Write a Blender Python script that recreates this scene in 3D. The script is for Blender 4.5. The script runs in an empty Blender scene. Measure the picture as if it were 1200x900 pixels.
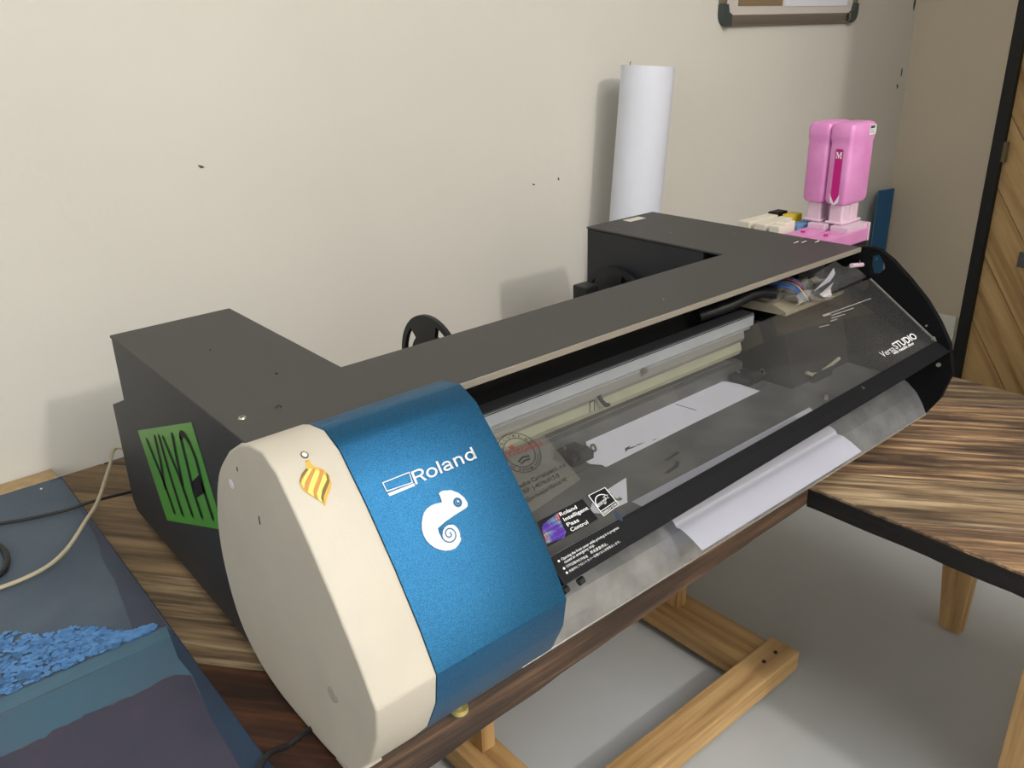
import bpy, bmesh, math, random
from mathutils import Vector, Matrix
from mathutils.geometry import tessellate_polygon
random.seed(7)
C = bpy.context.scene.collection

# ---------------------------------------------------------------- camera
cam_data = bpy.data.cameras.new('camera')
cam = bpy.data.objects.new('camera', cam_data); C.objects.link(cam)
right = Vector((0.76281484, -0.64585485, -0.03138522))
down = Vector((-0.27299144, -0.27766895, -0.92107308))
fwd = Vector((0.58616482, 0.71117611, -0.38812284))
m = Matrix((right, -down, -fwd)).transposed().to_4x4()
m.translation = Vector((-0.2185, -0.8439, 0.5911))
cam.matrix_world = m
cam_data.sensor_width = 36.0
cam_data.lens = 971.80 / 1200 * 36
cam_data.clip_start = 0.02
bpy.context.scene.camera = cam
# ---------------------------------------------------------------- world, lamps, exposure
w = bpy.data.worlds.new('world'); bpy.context.scene.world = w; w.use_nodes = True
w.node_tree.nodes['Background'].inputs[0].default_value = (0.80, 0.88, 1.0, 1)
w.node_tree.nodes['Background'].inputs[1].default_value = 0.30
def lamp(name, kind, loc, energy, color, size, rot=None):
    d = bpy.data.lights.new(name, kind); d.energy = energy; d.color = color
    if kind == 'AREA': d.shape = 'RECTANGLE'; d.size, d.size_y = size
    else: d.shadow_soft_size = size
    o = bpy.data.objects.new(name, d); C.objects.link(o); o.location = loc
    if rot: o.rotation_euler = rot
    return o
lamp('ceiling_bulb_light', 'POINT', (0.40, -2.75, 1.93), 108, (1.0, 0.955, 0.90), 0.07)
lamp('overhead_fill_light', 'AREA', (0.35, -1.9, 2.04), 46, (0.97, 0.98, 1.0), (1.6, 1.6))  # added soft fill from overhead, no such fixture known
lamp('left_fill_light', 'AREA', (-2.3, -1.4, 1.2), 24, (0.82, 0.91, 1.0), (1.4, 1.4), (0, math.radians(-90), 0))  # added cool fill from the left, no window known there
sc = bpy.context.scene
sc.view_settings.view_transform = 'Standard'; sc.view_settings.look = 'None'
sc.view_settings.gamma = 1.0; sc.view_settings.use_curve_mapping = False
sc.view_settings.exposure = -0.12

# ---------------------------------------------------------------- materials
def lin(c):
    return tuple(((v/255)/12.92 if v/255 <= .04045 else ((v/255+.055)/1.055)**2.4) for v in c)
MATS = {}
def mat(name, rgb, rough=.5, metal=0., vary=0., scale=20., bump=0., bscale=200., spec=.5, rgb2=None, stretch=None, coat=0., detail=4):
    if name in MATS: return MATS[name]
    m = bpy.data.materials.new(name); m.use_nodes = True; nt = m.node_tree; N = nt.nodes; L = nt.links
    b = N['Principled BSDF']; c = lin(rgb)
    b.inputs['Base Color'].default_value = (*c, 1); b.inputs['Roughness'].default_value = rough
    b.inputs['Metallic'].default_value = metal; b.inputs['Specular IOR Level'].default_value = spec
    b.inputs['Coat Weight'].default_value = coat
    tc = N.new('ShaderNodeTexCoord'); mp = N.new('ShaderNodeMapping'); L.new(tc.outputs['Object'], mp.inputs[0])
    if stretch: mp.inputs['Scale'].default_value = stretch
    if vary or rgb2:
        n = N.new('ShaderNodeTexNoise'); n.inputs['Scale'].default_value = scale; n.inputs['Detail'].default_value = detail
        L.new(mp.outputs[0], n.inputs[0])
        r = N.new('ShaderNodeValToRGB'); L.new(n.outputs[0], r.inputs[0])
        c2 = lin(rgb2) if rgb2 else tuple(min(1, v*(1+vary)) for v in c)
        c1 = c if rgb2 else tuple(v*(1-vary) for v in c)
        r.color_ramp.elements[0].position = .35; r.color_ramp.elements[1].position = .65
        r.color_ramp.elements[0].color = (*c1, 1); r.color_ramp.elements[1].color = (*c2, 1)
        L.new(r.outputs[0], b.inputs['Base Color'])
    if bump:
        n = N.new('ShaderNodeTexNoise'); n.inputs['Scale'].default_value = bscale; n.inputs['Detail'].default_value = 3
        L.new(mp.outputs[0], n.inputs[0])
        bp = N.new('ShaderNodeBump'); bp.inputs['Strength'].default_value = bump; bp.inputs['Distance'].default_value = .002
        L.new(n.outputs[0], bp.inputs['Height']); L.new(bp.outputs[0], b.inputs['Normal'])
    MATS[name] = m; return m

def wood_mat(name, light, mid, dark, grain=1.0, scorch=0.5, per_piece=True, axis='X', rough=.6, jitter=.35):
    """wood grain along the local axis; every piece shifts the pattern by its own random number"""
    m = bpy.data.materials.new(name); m.use_nodes = True; nt = m.node_tree; N = nt.nodes; L = nt.links
    b = N['Principled BSDF']; b.inputs['Roughness'].default_value = rough; b.inputs['Specular IOR Level'].default_value = .35
    tc = N.new('ShaderNodeTexCoord'); oi = N.new('ShaderNodeObjectInfo')
    add = N.new('ShaderNodeVectorMath'); add.operation = 'ADD'
    mul = N.new('ShaderNodeMath'); mul.operation = 'MULTIPLY'; mul.inputs[1].default_value = 37.0
    L.new(oi.outputs['Random'], mul.inputs[0]); L.new(tc.outputs['Object'], add.inputs[0])
    if per_piece: L.new(mul.outputs[0], add.inputs[1])
    mp = N.new('ShaderNodeMapping'); L.new(add.outputs[0], mp.inputs[0])
    mp.inputs['Scale'].default_value = {'X': (1.7, 36, 36), 'Y': (36, 1.7, 36), 'Z': (36, 36, 1.7)}[axis]
    n1 = N.new('ShaderNodeTexNoise'); n1.inputs['Scale'].default_value = 2.2*grain; n1.inputs['Detail'].default_value = 8
    n1.inputs['Roughness'].default_value = .62; n1.inputs['Distortion'].default_value = .25; L.new(mp.outputs[0], n1.inputs[0])
    r = N.new('ShaderNodeValToRGB'); L.new(n1.outputs[0], r.inputs[0]); e = r.color_ramp.elements
    e[0].position = .34; e[0].color = (*lin(dark), 1); e[1].position = .66; e[1].color = (*lin(light), 1)
    k = r.color_ramp.elements.new(.5); k.color = (*lin(mid), 1)
    # burnt / greyed patches, stretched along the grain
    mp2 = N.new('ShaderNodeMapping'); L.new(add.outputs[0], mp2.inputs[0])
    mp2.inputs['Scale'].default_value = {'X': (4, 17, 17), 'Y': (17, 4, 17), 'Z': (17, 17, 4)}[axis]
    n2 = N.new('ShaderNodeTexNoise'); n2.inputs['Scale'].default_value = 1.0; n2.inputs['Detail'].default_value = 6
    n2.inputs['Roughness'].default_value = .6; L.new(mp2.outputs[0], n2.inputs[0])
    r2 = N.new('ShaderNodeValToRGB'); L.new(n2.outputs[0], r2.inputs[0]); e2 = r2.color_ramp.elements
    e2[0].position = .44; e2[0].color = (0, 0, 0, 1); e2[1].position = .60; e2[1].color = (scorch, scorch, scorch, 1)
    mx = N.new('ShaderNodeMix'); mx.data_type = 'RGBA'; L.new(r2.outputs[0], mx.inputs[0])
    L.new(r.outputs[0], mx.inputs[6])
    dk = N.new('ShaderNodeMix'); dk.data_type = 'RGBA'; dk.inputs[0].default_value = .45
    L.new(r.outputs[0], dk.inputs[6]); dk.inputs[7].default_value = (*lin(tuple(v*.62 for v in dark)), 1); dk.inputs[0].default_value = .8
    L.new(dk.outputs[2], mx.inputs[7])
    hsv = N.new('ShaderNodeHueSaturation'); L.new(mx.outputs[2], hsv.inputs['Color'])
    ml = N.new('ShaderNodeMapRange'); L.new(oi.outputs['Random'], ml.inputs[0])
    ml.inputs[3].default_value = 1-jitter; ml.inputs[4].default_value = 1+jitter
    if per_piece: L.new(ml.outputs[0], hsv.inputs['Value'])
    L.new(hsv.outputs[0], b.inputs['Base Color'])
    bp = N.new('ShaderNodeBump'); bp.inputs['Strength'].default_value = .5; bp.inputs['Distance'].default_value = .0015
    L.new(n1.outputs[0], bp.inputs['Height']); L.new(bp.outputs[0], b.inputs['Normal'])
    MATS[name] = m; return m

def clear_mat(name, tint=(1, 1, 1), haze=.05, haze_rgb=(200, 200, 195), rough=.0, speck=True):
    m = bpy.data.materials.new(name); m.use_nodes = True; nt = m.node_tree; N = nt.nodes; L = nt.links
    for n in list(N):
        if n.type != 'OUTPUT_MATERIAL': N.remove(n)
    out = N[0] if N else N.new('ShaderNodeOutputMaterial')
    tr = N.new('ShaderNodeBsdfTransparent'); tr.inputs[0].default_value = (*tint, 1)
    gl = N.new('ShaderNodeBsdfGlossy'); gl.inputs['Roughness'].default_value = rough
    df = N.new('ShaderNodeBsdfDiffuse'); df.inputs[0].default_value = (*lin(haze_rgb), 1)
    fr = N.new('ShaderNodeFresnel'); fr.inputs[0].default_value = 1.45
    m1 = N.new('ShaderNodeMixShader'); L.new(tr.outputs[0], m1.inputs[1]); L.new(df.outputs[0], m1.inputs[2]); m1.inputs[0].default_value = haze
    if speck:
        tc = N.new('ShaderNodeTexCoord'); n = N.new('ShaderNodeTexNoise'); n.inputs['Scale'].default_value = 160; n.inputs['Detail'].default_value = 3
        n3 = N.new('ShaderNodeTexNoise'); n3.inputs['Scale'].default_value = 9
        L.new(tc.outputs['Object'], n.inputs[0]); L.new(tc.outputs['Object'], n3.inputs[0])
        r = N.new('ShaderNodeMapRange'); r.inputs[1].default_value = .74; r.inputs[2].default_value = .86; r.inputs[3].default_value = 0; r.inputs[4].default_value = .22
        L.new(n.outputs[0], r.inputs[0])
        r3 = N.new('ShaderNodeMapRange'); r3.inputs[1].default_value = .3; r3.inputs[2].default_value = .7; r3.inputs[3].default_value = haze*.6; r3.inputs[4].default_value = haze*1.4
        L.new(n3.outputs[0], r3.inputs[0])
        ad = N.new('ShaderNodeMath'); L.new(r.outputs[0], ad.inputs[0]); L.new(r3.outputs[0], ad.inputs[1]); L.new(ad.outputs[0], m1.inputs[0])
    m2 = N.new('ShaderNodeMixShader'); geo = N.new('ShaderNodeNewGeometry'); inv = N.new('ShaderNodeMath'); inv.operation = 'SUBTRACT'; inv.inputs[0].default_value = 1
    L.new(geo.outputs['Backfacing'], inv.inputs[1]); mu = N.new('ShaderNodeMath'); mu.operation = 'MULTIPLY'
    L.new(fr.outputs[0], mu.inputs[0]); L.new(inv.outputs[0], mu.inputs[1]); L.new(mu.outputs[0], m2.inputs[0]); L.new(m1.outputs[0], m2.inputs[1]); L.new(gl.outputs[0], m2.inputs[2])
    L.new(m2.outputs[0], out.inputs[0]); MATS[name] = m; return m

M = MATS
mat('wall_paint', (216, 212, 202), .75, vary=.02, scale=3, bump=.35, bscale=45, spec=.25)
mat('wall_paint_tan', (204, 190, 168), .75, vary=.03, scale=3, bump=.35, bscale=45, spec=.25)  # slightly darker, warmer tone of the wall paint
mat('wall_mark', (92, 78, 60), .8)
mat('floor_paint', (198, 201, 202), .38, vary=.05, scale=3.2, bump=.10, bscale=25)
mat('ceiling_paint', (215, 213, 206), .8)
mat('powder_grey', (60, 59, 57), .55, vary=.06, scale=350, bump=.12, bscale=900)
mat('powder_edge', (134, 126, 114), .5)
mat('powder_black', (36, 38, 43), .5, vary=.06, scale=350, bump=.12, bscale=900)
mat('inner_black', (16, 17, 20), .6)
mat('plate_black', (13, 13, 15), .7, spec=.12)
mat('cap_cream', (196, 188, 173), .5, vary=.03, scale=14, bump=.15, bscale=700)
mat('cap_dimple', (170, 164, 150), .6)
mat('cover_blue', (40, 98, 138), .36, metal=.85, vary=.3, scale=1400, bump=.25, bscale=1500, detail=1)
mat('cover_blue_plain', (40, 98, 138), .32, metal=.55)
mat('logo_silver', (206, 210, 214), .4, metal=.15, vary=.05, scale=160)
mat('label_black', (14, 15, 18), .5, spec=.2)
mat('bar_black', (16, 17, 20), .6, spec=.2)
mat('print_white', (232, 232, 232), .5)
mat('print_dark', (24, 22, 22), .6)
mat('print_red', (122, 44, 36), .6)
mat('print_green', (88, 130, 84), .6)
mat('sticker_green', (76, 152, 52), .32, vary=.08, scale=9)
mat('rail_steel', (182, 187, 190), .4, metal=.2, vary=.05, scale=30)
mat('rail_dark', (84, 86, 90), .4, metal=.5)
mat('rail_grey', (146, 144, 138), .55, metal=.1)
mat('strip_yellow', (168, 168, 142), .6, vary=.06, scale=30)
mat('bed_metal', (84, 84, 83), .5, metal=.15, rgb2=(106, 105, 103), scale=22, bump=.15, bscale=120)
mat('bed_front_metal', (132, 133, 134), .34, metal=.6, rgb2=(156, 157, 158), scale=30, bump=.15, bscale=160)
mat('bed_groove', (58, 57, 56), .6)
mat('metal_edge', (214, 210, 204), .25, metal=.7)
mat('paper_white', (226, 226, 236), .7, vary=.01, scale=15)
mat('roll_white', (220, 222, 232), .65, bump=.1, bscale=40, vary=.012, scale=25)
mat('card_brown', (112, 92, 70), .8)
mat('screw_steel', (178, 172, 158), .3, metal=.8)
mat('screw_dark', (60, 60, 64), .35, metal=.8)
mat('plastic_black', (22, 23, 26), .45)
mat('black_block', (34, 33, 32), .5, vary=.15, scale=30)
mat('bottle_pink', (214, 132, 190), .35, rgb2=(224, 152, 204), scale=18)
mat('neck_clear_pink', (212, 184, 200), .25, vary=.05, scale=40)
mat('ink_pink', (204, 132, 180), .4, vary=.05, scale=30)
mat('label_magenta', (186, 8, 118), .4)
mat('label_white', (226, 222, 224), .5)
mat('cart_white', (214, 206, 190), .45)
mat('cart_grey', (176, 168, 152), .5)
mat('cart_yellow', (204, 176, 36), .45)
mat('cart_blue', (92, 128, 168), .5)
mat('bracket_blue', (36, 98, 142), .45, vary=.05, scale=20)
mat('frame_alu', (128, 120, 108), .45, metal=.4)
mat('frame_inner', (206, 198, 190), .5)
mat('board_brown', (132, 112, 84), .7)
mat('corner_plastic', (62, 70, 68), .5)
mat('jamb_black', (17, 18, 17), .6)
mat('base_white', (226, 222, 210), .5)
mat('hinge_brass', (126, 112, 84), .4, metal=.6)
mat('latch_steel', (104, 106, 110), .4, metal=.7)
mat('blocker_grey', (110, 108, 104), .6)
mat('panel_slate', (66, 78, 92), .72, rgb2=(78, 90, 102), scale=10, bump=.2, bscale=140)
mat('panel_teal', (58, 92, 110), .72, rgb2=(66, 84, 104), scale=8, bump=.2, bscale=140)
mat('panel_band', (66, 98, 116), .7, vary=.07, scale=30, stretch=(1, 9, 1), bump=.2, bscale=140)
mat('panel_purple', (52, 52, 68), .75, rgb2=(62, 56, 74), scale=12, bump=.2, bscale=140)
mat('panel_strip', (62, 62, 78), .75, rgb2=(60, 70, 86), scale=22, bump=.2, bscale=140)
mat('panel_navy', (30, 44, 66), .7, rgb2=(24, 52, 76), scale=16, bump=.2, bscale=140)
mat('dab_blue', (66, 112, 164), .7, rgb2=(86, 134, 186), scale=90)
mat('dab_mid', (58, 98, 140), .7)
mat('raw_wood_edge', (168, 142, 104), .7, vary=.1, scale=60)
mat('cable_beige', (176, 166, 140), .5)
mat('cable_black', (24, 25, 28), .5)
mat('orn_gold', (206, 160, 34), .4); mat('orn_lime', (216, 216, 100), .45); mat('orn_ochre', (188, 130, 44), .45)
mat('orn_umber', (112, 86, 24), .5); mat('orn_ring', (84, 78, 70), .4); mat('sticker_white', (226, 224, 214), .5)
mat('screw_brass', (206, 190, 120), .3, metal=.5)
mat('tip_tray', (150, 140, 118), .6, vary=.1, scale=50)
mat('wire_blue', (50, 84, 140), .5); mat('wire_yellow', (210, 200, 80), .5); mat('wire_red', (140, 44, 40), .5)
wood_mat('plank_weathered', (190, 168, 134), (138, 114, 86), (74, 62, 54), 1.1, .75, jitter=.15)
wood_mat('plank_smooth', (170, 142, 106), (132, 110, 82), (84, 68, 54), .6, .45, jitter=.1)
wood_mat('plank_red', (112, 68, 42), (76, 46, 32), (36, 26, 22), .7, .7)
wood_mat('plank_light', (200, 166, 122), (128, 100, 76), (64, 55, 52), 1.35, .95, jitter=.12)
wood_mat('fascia_dark', (128, 98, 70), (84, 64, 50), (44, 35, 30), .9, .6, axis='X')
wood_mat('fascia_burnt', (34, 28, 24), (20, 18, 17), (11, 10, 10), .8, .5, axis='Y')
wood_mat('rim_wood', (168, 130, 82), (124, 92, 58), (66, 48, 32), 1., .4, axis='X')
wood_mat('pine_x', (216, 180, 128), (196, 158, 106), (158, 120, 76), .5, .12, axis='X', jitter=.06)
wood_mat('pine_y', (216, 180, 128), (196, 158, 106), (158, 120, 76), .5, .12, axis='Y', jitter=.06)
wood_mat('pine_z', (216, 180, 128), (196, 158, 106), (158, 120, 76), .5, .12, axis='Z', jitter=.06)
wood_mat('door_pine', (220, 186, 132), (206, 168, 114), (166, 126, 80), .35, .18, axis='X', jitter=.08)
clear_mat('cover_clear', (.93, .93, .93), .06, (150, 149, 146))
clear_mat('card_clear', (.90, .90, .87), .10, (190, 188, 175), speck=False)
clear_mat('bag_clear', (.95, .95, .94), .30, (210, 205, 195), .08, speck=False)

# hologram: shimmering purple/blue foil cells
def holo():
    m = bpy.data.materials.new('holo_foil'); m.use_nodes = True; N = m.node_tree.nodes; L = m.node_tree.links
    b = N['Principled BSDF']; b.inputs['Roughness'].default_value = .35; b.inputs['Metallic'].default_value = .2
    tc = N.new('ShaderNodeTexCoord'); v = N.new('ShaderNodeTexVoronoi'); v.inputs['Scale'].default_value = 330; v.inputs['Randomness'].default_value = .15
    L.new(tc.outputs['Object'], v.inputs[0])
    n = N.new('ShaderNodeTexNoise'); n.inputs['Scale'].default_value = 70; L.new(tc.outputs['Object'], n.inputs[0])
    r = N.new('ShaderNodeValToRGB'); L.new(n.outputs[0], r.inputs[0]); e = r.color_ramp.elements
    e[0].position = .3; e[0].color = (*lin((60, 60, 190)), 1); e[1].position = .72; e[1].color = (*lin((240, 130, 130)), 1)
    k = e.new(.5); k.color = (*lin((120, 60, 190)), 1); k = e.new(.6); k.color = (*lin((110, 170, 190)), 1)
    r2 = N.new('ShaderNodeValToRGB'); L.new(v.outputs['Distance'], r2.inputs[0]); r2.color_ramp.elements[0].color = (1, 1, 1, 1)
    r2.color_ramp.elements[1].color = (.25, .2, .35, 1); r2.color_ramp.elements[1].position = .7
    mx = N.new('ShaderNodeMix'); mx.data_type = 'RGBA'; mx.blend_type = 'MULTIPLY'; mx.inputs[0].default_value = 1
    L.new(r.outputs[0], mx.inputs[6]); L.new(r2.outputs[0], mx.inputs[7]); L.new(mx.outputs[2], b.inputs['Base Color']); MATS['holo_foil'] = m
holo()

# ---------------------------------------------------------------- mesh helpers
def thing(name, label, cat, loc=(0, 0, 0), rotz=0, group=None):
    o = bpy.data.objects.new(name, None); C.objects.link(o); o.location = loc; o.rotation_euler = (0, 0, rotz)
    o.empty_display_size = .02
    o['label'] = label; o['category'] = cat
    if group: o['group'] = group
    return o
def tag(o, label, cat, group=None):
    o['label'] = label; o['category'] = cat
    if group: o['group'] = group
    return o
def obj(name, bm, m, parent=None, smooth=False, origin=None, bevel=0, label=None, rotz=0, seg=2):
    """links bm (world coordinates) as one mesh; origin/rotz set its own frame"""
    bmesh.ops.recalc_face_normals(bm, faces=bm.faces)
    if bevel:
        es = [e for e in bm.edges if len(e.link_faces) == 2 and e.calc_face_angle(0) > .6]
        bmesh.ops.bevel(bm, geom=es, offset=bevel, segments=seg, affect='EDGES', profile=.6, clamp_overlap=True)
    org = Vector(origin) if origin is not None else Vector((0, 0, 0))
    T = Matrix.Translation(org) @ Matrix.Rotation(rotz, 4, 'Z')
    bm.transform(T.inverted())
    me = bpy.data.meshes.new(name); bm.to_mesh(me); bm.free()
    if smooth:
        for p in me.polygons: p.use_smooth = True
        try: me.set_sharp_from_angle(angle=math.radians(38))
        except Exception: pass
    o = bpy.data.objects.new(name, me); C.objects.link(o)
    me.materials.append(MATS[m] if isinstance(m, str) else m)
    if parent is not None:
        o.parent = parent
        o.matrix_parent_inverse = Matrix.Identity(4)
        P = Matrix.Translation(parent['_w'] if '_w' in parent else parent_world(parent)) @ Matrix.Rotation(parent_rot(parent), 4, 'Z')
        o.matrix_basis = P.inverted() @ T
    else: o.matrix_basis = T
    if label: o['label'] = label
    return o
def parent_chain(o):
    Mx = Matrix.Identity(4)
    while o is not None:
        Mx = o.matrix_basis @ Mx; o = o.parent
    return Mx
def parent_world(o): return parent_chain(o).translation
def parent_rot(o): return parent_chain(o).to_euler().z
def struct(name, bm, m, **k):
    o = obj(name, bm, m, **k); o['kind'] = 'structure'; return o
def box(bm, a, b):
    (x0, y0, z0), (x1, y1, z1) = a, b
    v = [bm.verts.new(p) for p in ((x0, y0, z0), (x1, y0, z0), (x1, y1, z0), (x0, y1, z0), (x0, y0, z1), (x1, y0, z1), (x1, y1, z1), (x0, y1, z1))]
    for f in ((3, 2, 1, 0), (4, 5, 6, 7), (0, 1, 5, 4), (1, 2, 6, 5), (2, 3, 7, 6), (3, 0, 4, 7)): bm.faces.new([v[i] for i in f])
    return bm
def B(a, b): return box(bmesh.new(), a, b)
def prism(bm, pts, thick):
    """closed prism: planar loop of 3D points (list), extruded by vector thick"""
    t = Vector(thick); P = [Vector(p) for p in pts]; n = len(P)
    lo = [bm.verts.new(p) for p in P]; hi = [bm.verts.new(p+t) for p in P]
    for tri in tessellate_polygon([P]):
        try: bm.faces.new([lo[i] for i in tri]); bm.faces.new([hi[i] for i in reversed(tri)])
        except ValueError: pass
    for i in range(n): bm.faces.new([lo[i], lo[(i+1) % n], hi[(i+1) % n], hi[i]])
    bmesh.ops.recalc_face_normals(bm, faces=bm.faces)
    return bm
def xprism(yz, x0, x1, bm=None):
    """solid with a convex-or-not (y,z) outline, n-gon caps (bevels cleanly)"""
    bm = bm or bmesh.new()
    a = [bm.verts.new((x0, y, z)) for y, z in yz]; b = [bm.verts.new((x1, y, z)) for y, z in yz]; n = len(yz)
    bm.faces.new(a); bm.faces.new(b[::-1])
    for i in range(n): bm.faces.new([a[i], b[i], b[(i+1) % n], a[(i+1) % n]])
    return bm
def zprism(xy, z0, z1, bm=None):
    bm = bm or bmesh.new()
    a = [bm.verts.new((x, y, z0)) for x, y in xy]; b = [bm.verts.new((x, y, z1)) for x, y in xy]; n = len(xy)
    bm.faces.new(a[::-1]); bm.faces.new(b)
    for i in range(n): bm.faces.new([a[i], a[(i+1) % n], b[(i+1) % n], b[i]])
    return bm
def cyl(bm, a, b, r, r2=None, n=20):
    a, b = Vector(a), Vector(b); r2 = r if r2 is None else r2; d = (b-a).normalized()
    u = d.orthogonal().normalized(); v = d.cross(u)
    A = [bm.verts.new(a+(u*math.cos(t)+v*math.sin(t))*r) for t in [2*math.pi*i/n for i in range(n)]]
    Bv = [bm.verts.new(b+(u*math.cos(t)+v*math.sin(t))*r2) for t in [2*math.pi*i/n for i in range(n)]]
    bm.faces.new(A[::-1]); bm.faces.new(Bv)
    for i in range(n): bm.faces.new([A[i], A[(i+1) % n], Bv[(i+1) % n], Bv[i]])
    return bm
def ring(bm, c, axis, r0, r1, h, n=32):
    c, d = Vector(c), Vector(axis).normalized(); u = d.orthogonal().normalized(); v = d.cross(u); L4 = []
    for (r, t) in ((r0, 0), (r1, 0), (r1, h), (r0, h)):
        L4.append([bm.verts.new(c+d*t+(u*math.cos(a)+v*math.sin(a))*r) for a in [2*math.pi*i/n for i in range(n)]])
    for k in range(4):
        A, Bq = L4[k], L4[(k+1) % 4]
        for i in range(n): bm.faces.new([A[i], A[(i+1) % n], Bq[(i+1) % n], Bq[i]])
    return bm
def catmull(pts, k=8):
    P = [Vector(p) for p in pts]; P = [P[0]*2-P[1]]+P+[P[-1]*2-P[-2]]; out = []
    for i in range(1, len(P)-2):
        for j in range(k):
            t = j/k; a, b, c, d = P[i-1:i+3]
            out.append(.5*((2*b)+(c-a)*t+(2*a-5*b+4*c-d)*t*t+(3*b-a-3*c+d)*t**3))
    out.append(P[-2]); return out
def tube(bm, pts, r, n=8, k=8):
    P = catmull(pts, k); rings = []; up = Vector((0, 0, 1))
    for i, p in enumerate(P):
        d = (P[min(i+1, len(P)-1)]-P[max(i-1, 0)]).normalized()
        u = d.cross(up); u = u.normalized() if u.length > .05 else d.orthogonal().normalized(); v = d.cross(u)
        rings.append([bm.verts.new(p+(u*math.cos(t)+v*math.sin(t))*r) for t in [2*math.pi*q/n for q in range(n)]])
    for A, Bq in zip(rings, rings[1:]):
        for q in range(n): bm.faces.new([A[q], A[(q+1) % n], Bq[(q+1) % n], Bq[q]])
    bm.faces.new(rings[0][::-1]); bm.faces.new(rings[-1]); return bm

# flat shapes mapped on to surfaces -----------------------------------------
def flat_map(polys, fn, off=.0003, cuts=None, thick=.0):
    """polys: list of 2D loops (a,b); fn(a,b,off)->3D; thin raised print with sides"""
    bm = bmesh.new()
    for loop in polys:
        P = [Vector((a, b, 0)) for a, b in loop]
        vs = [bm.verts.new(p) for p in P]
        for tri in tessellate_polygon([P]):
            try: bm.faces.new([vs[i] for i in tri])
            except ValueError: pass
    return map_bm(bm, fn, off, cuts)
def map_bm(bm, fn, off, cuts=None):
    if cuts:
        for c in cuts:
            bmesh.ops.bisect_plane(bm, geom=bm.verts[:]+bm.edges[:]+bm.faces[:], plane_co=(0, c, 0), plane_no=(0, 1, 0))
    for v in bm.verts: v.co = fn(v.co.x, v.co.y, off)
    return bm
def text_bm(s, shear=0., bold=0.):
    cu = bpy.data.curves.new('txt', 'FONT'); cu.body = s; cu.resolution_u = 3; cu.offset = bold; cu.shear = shear
    o = bpy.data.objects.new('txt', cu); C.objects.link(o)
    dg = bpy.context.evaluated_depsgraph_get(); dg.update()
    me = bpy.data.meshes.new_from_object(o.evaluated_get(dg)); bm = bmesh.new(); bm.from_mesh(me)
    bpy.data.objects.remove(o); bpy.data.curves.remove(cu); bpy.data.meshes.remove(me)
    xs = [v.co.x for v in bm.verts] or [0, 1]; x0, x1 = min(xs), max(xs)
    return bm, x0, x1
def text_on(s, A, Bp, fn, sc_, off, aspect=1., bold=0., shear=0., height=None, cuts=None, into=None):
    """text with its baseline from A to Bp in surface coordinates; sc_ = metres per unit of each coordinate;
    'down' on the surface is +b"""
    bm, x0, x1 = text_bm(s, shear, bold)
    ax, ay = A[0]*sc_[0], A[1]*sc_[1]; bx, by = Bp[0]*sc_[0], Bp[1]*sc_[1]
    d = Vector((bx-ax, by-ay)); L_ = d.length; d.normalize(); up = Vector((d.y, -d.x))
    k = L_/(x1-x0); kh = k*aspect if height is None else height/.72
    for v in bm.verts:
        q = Vector((ax, ay))+d*((v.co.x-x0)*k)+up*(v.co.y*kh)
        v.co = (q.x/sc_[0], q.y/sc_[1], 0)
    bm = map_bm(bm, fn, off, cuts)
    if into is not None:
        me = bpy.data.meshes.new('t'); bm.to_mesh(me); bm.free(); into.from_mesh(me); bpy.data.meshes.remove(me); return into
    return bm
def stroke(pts, wd):
    """2D polyline to a loop of constant width, rounded ends"""
    P = [Vector(p) for p in pts]; Lf, Rt = [], []
    for i, p in enumerate(P):
        d = (P[min(i+1, len(P)-1)]-P[max(i-1, 0)]).normalized(); n = Vector((-d.y, d.x))*wd/2
        Lf.append(p+n); Rt.append(p-n)
    d0 = (P[0]-P[1]).normalized()*wd/2; d1 = (P[-1]-P[-2]).normalized()*wd/2
    return [tuple(v) for v in [P[0]+d0]+Lf+[P[-1]+d1]+Rt[::-1]]
def circle2(c, rx, ry, n=28, rot=0): return [(c[0]+rx*math.cos(2*math.pi*i/n+rot), c[1]+ry*math.sin(2*math.pi*i/n+rot)) for i in range(n)]
def annulus(c, r0, r1, sx=1, sy=1, n=36):
    out = []
    for i in range(n):
        a, b = 2*math.pi*i/n, 2*math.pi*(i+1)/n
        out.append([(c[0]+r*math.cos(t)/sx, c[1]+r*math.sin(t)/sy) for r, t in ((r0, a), (r1, a), (r1, b), (r0, b))])
    return out
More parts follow.
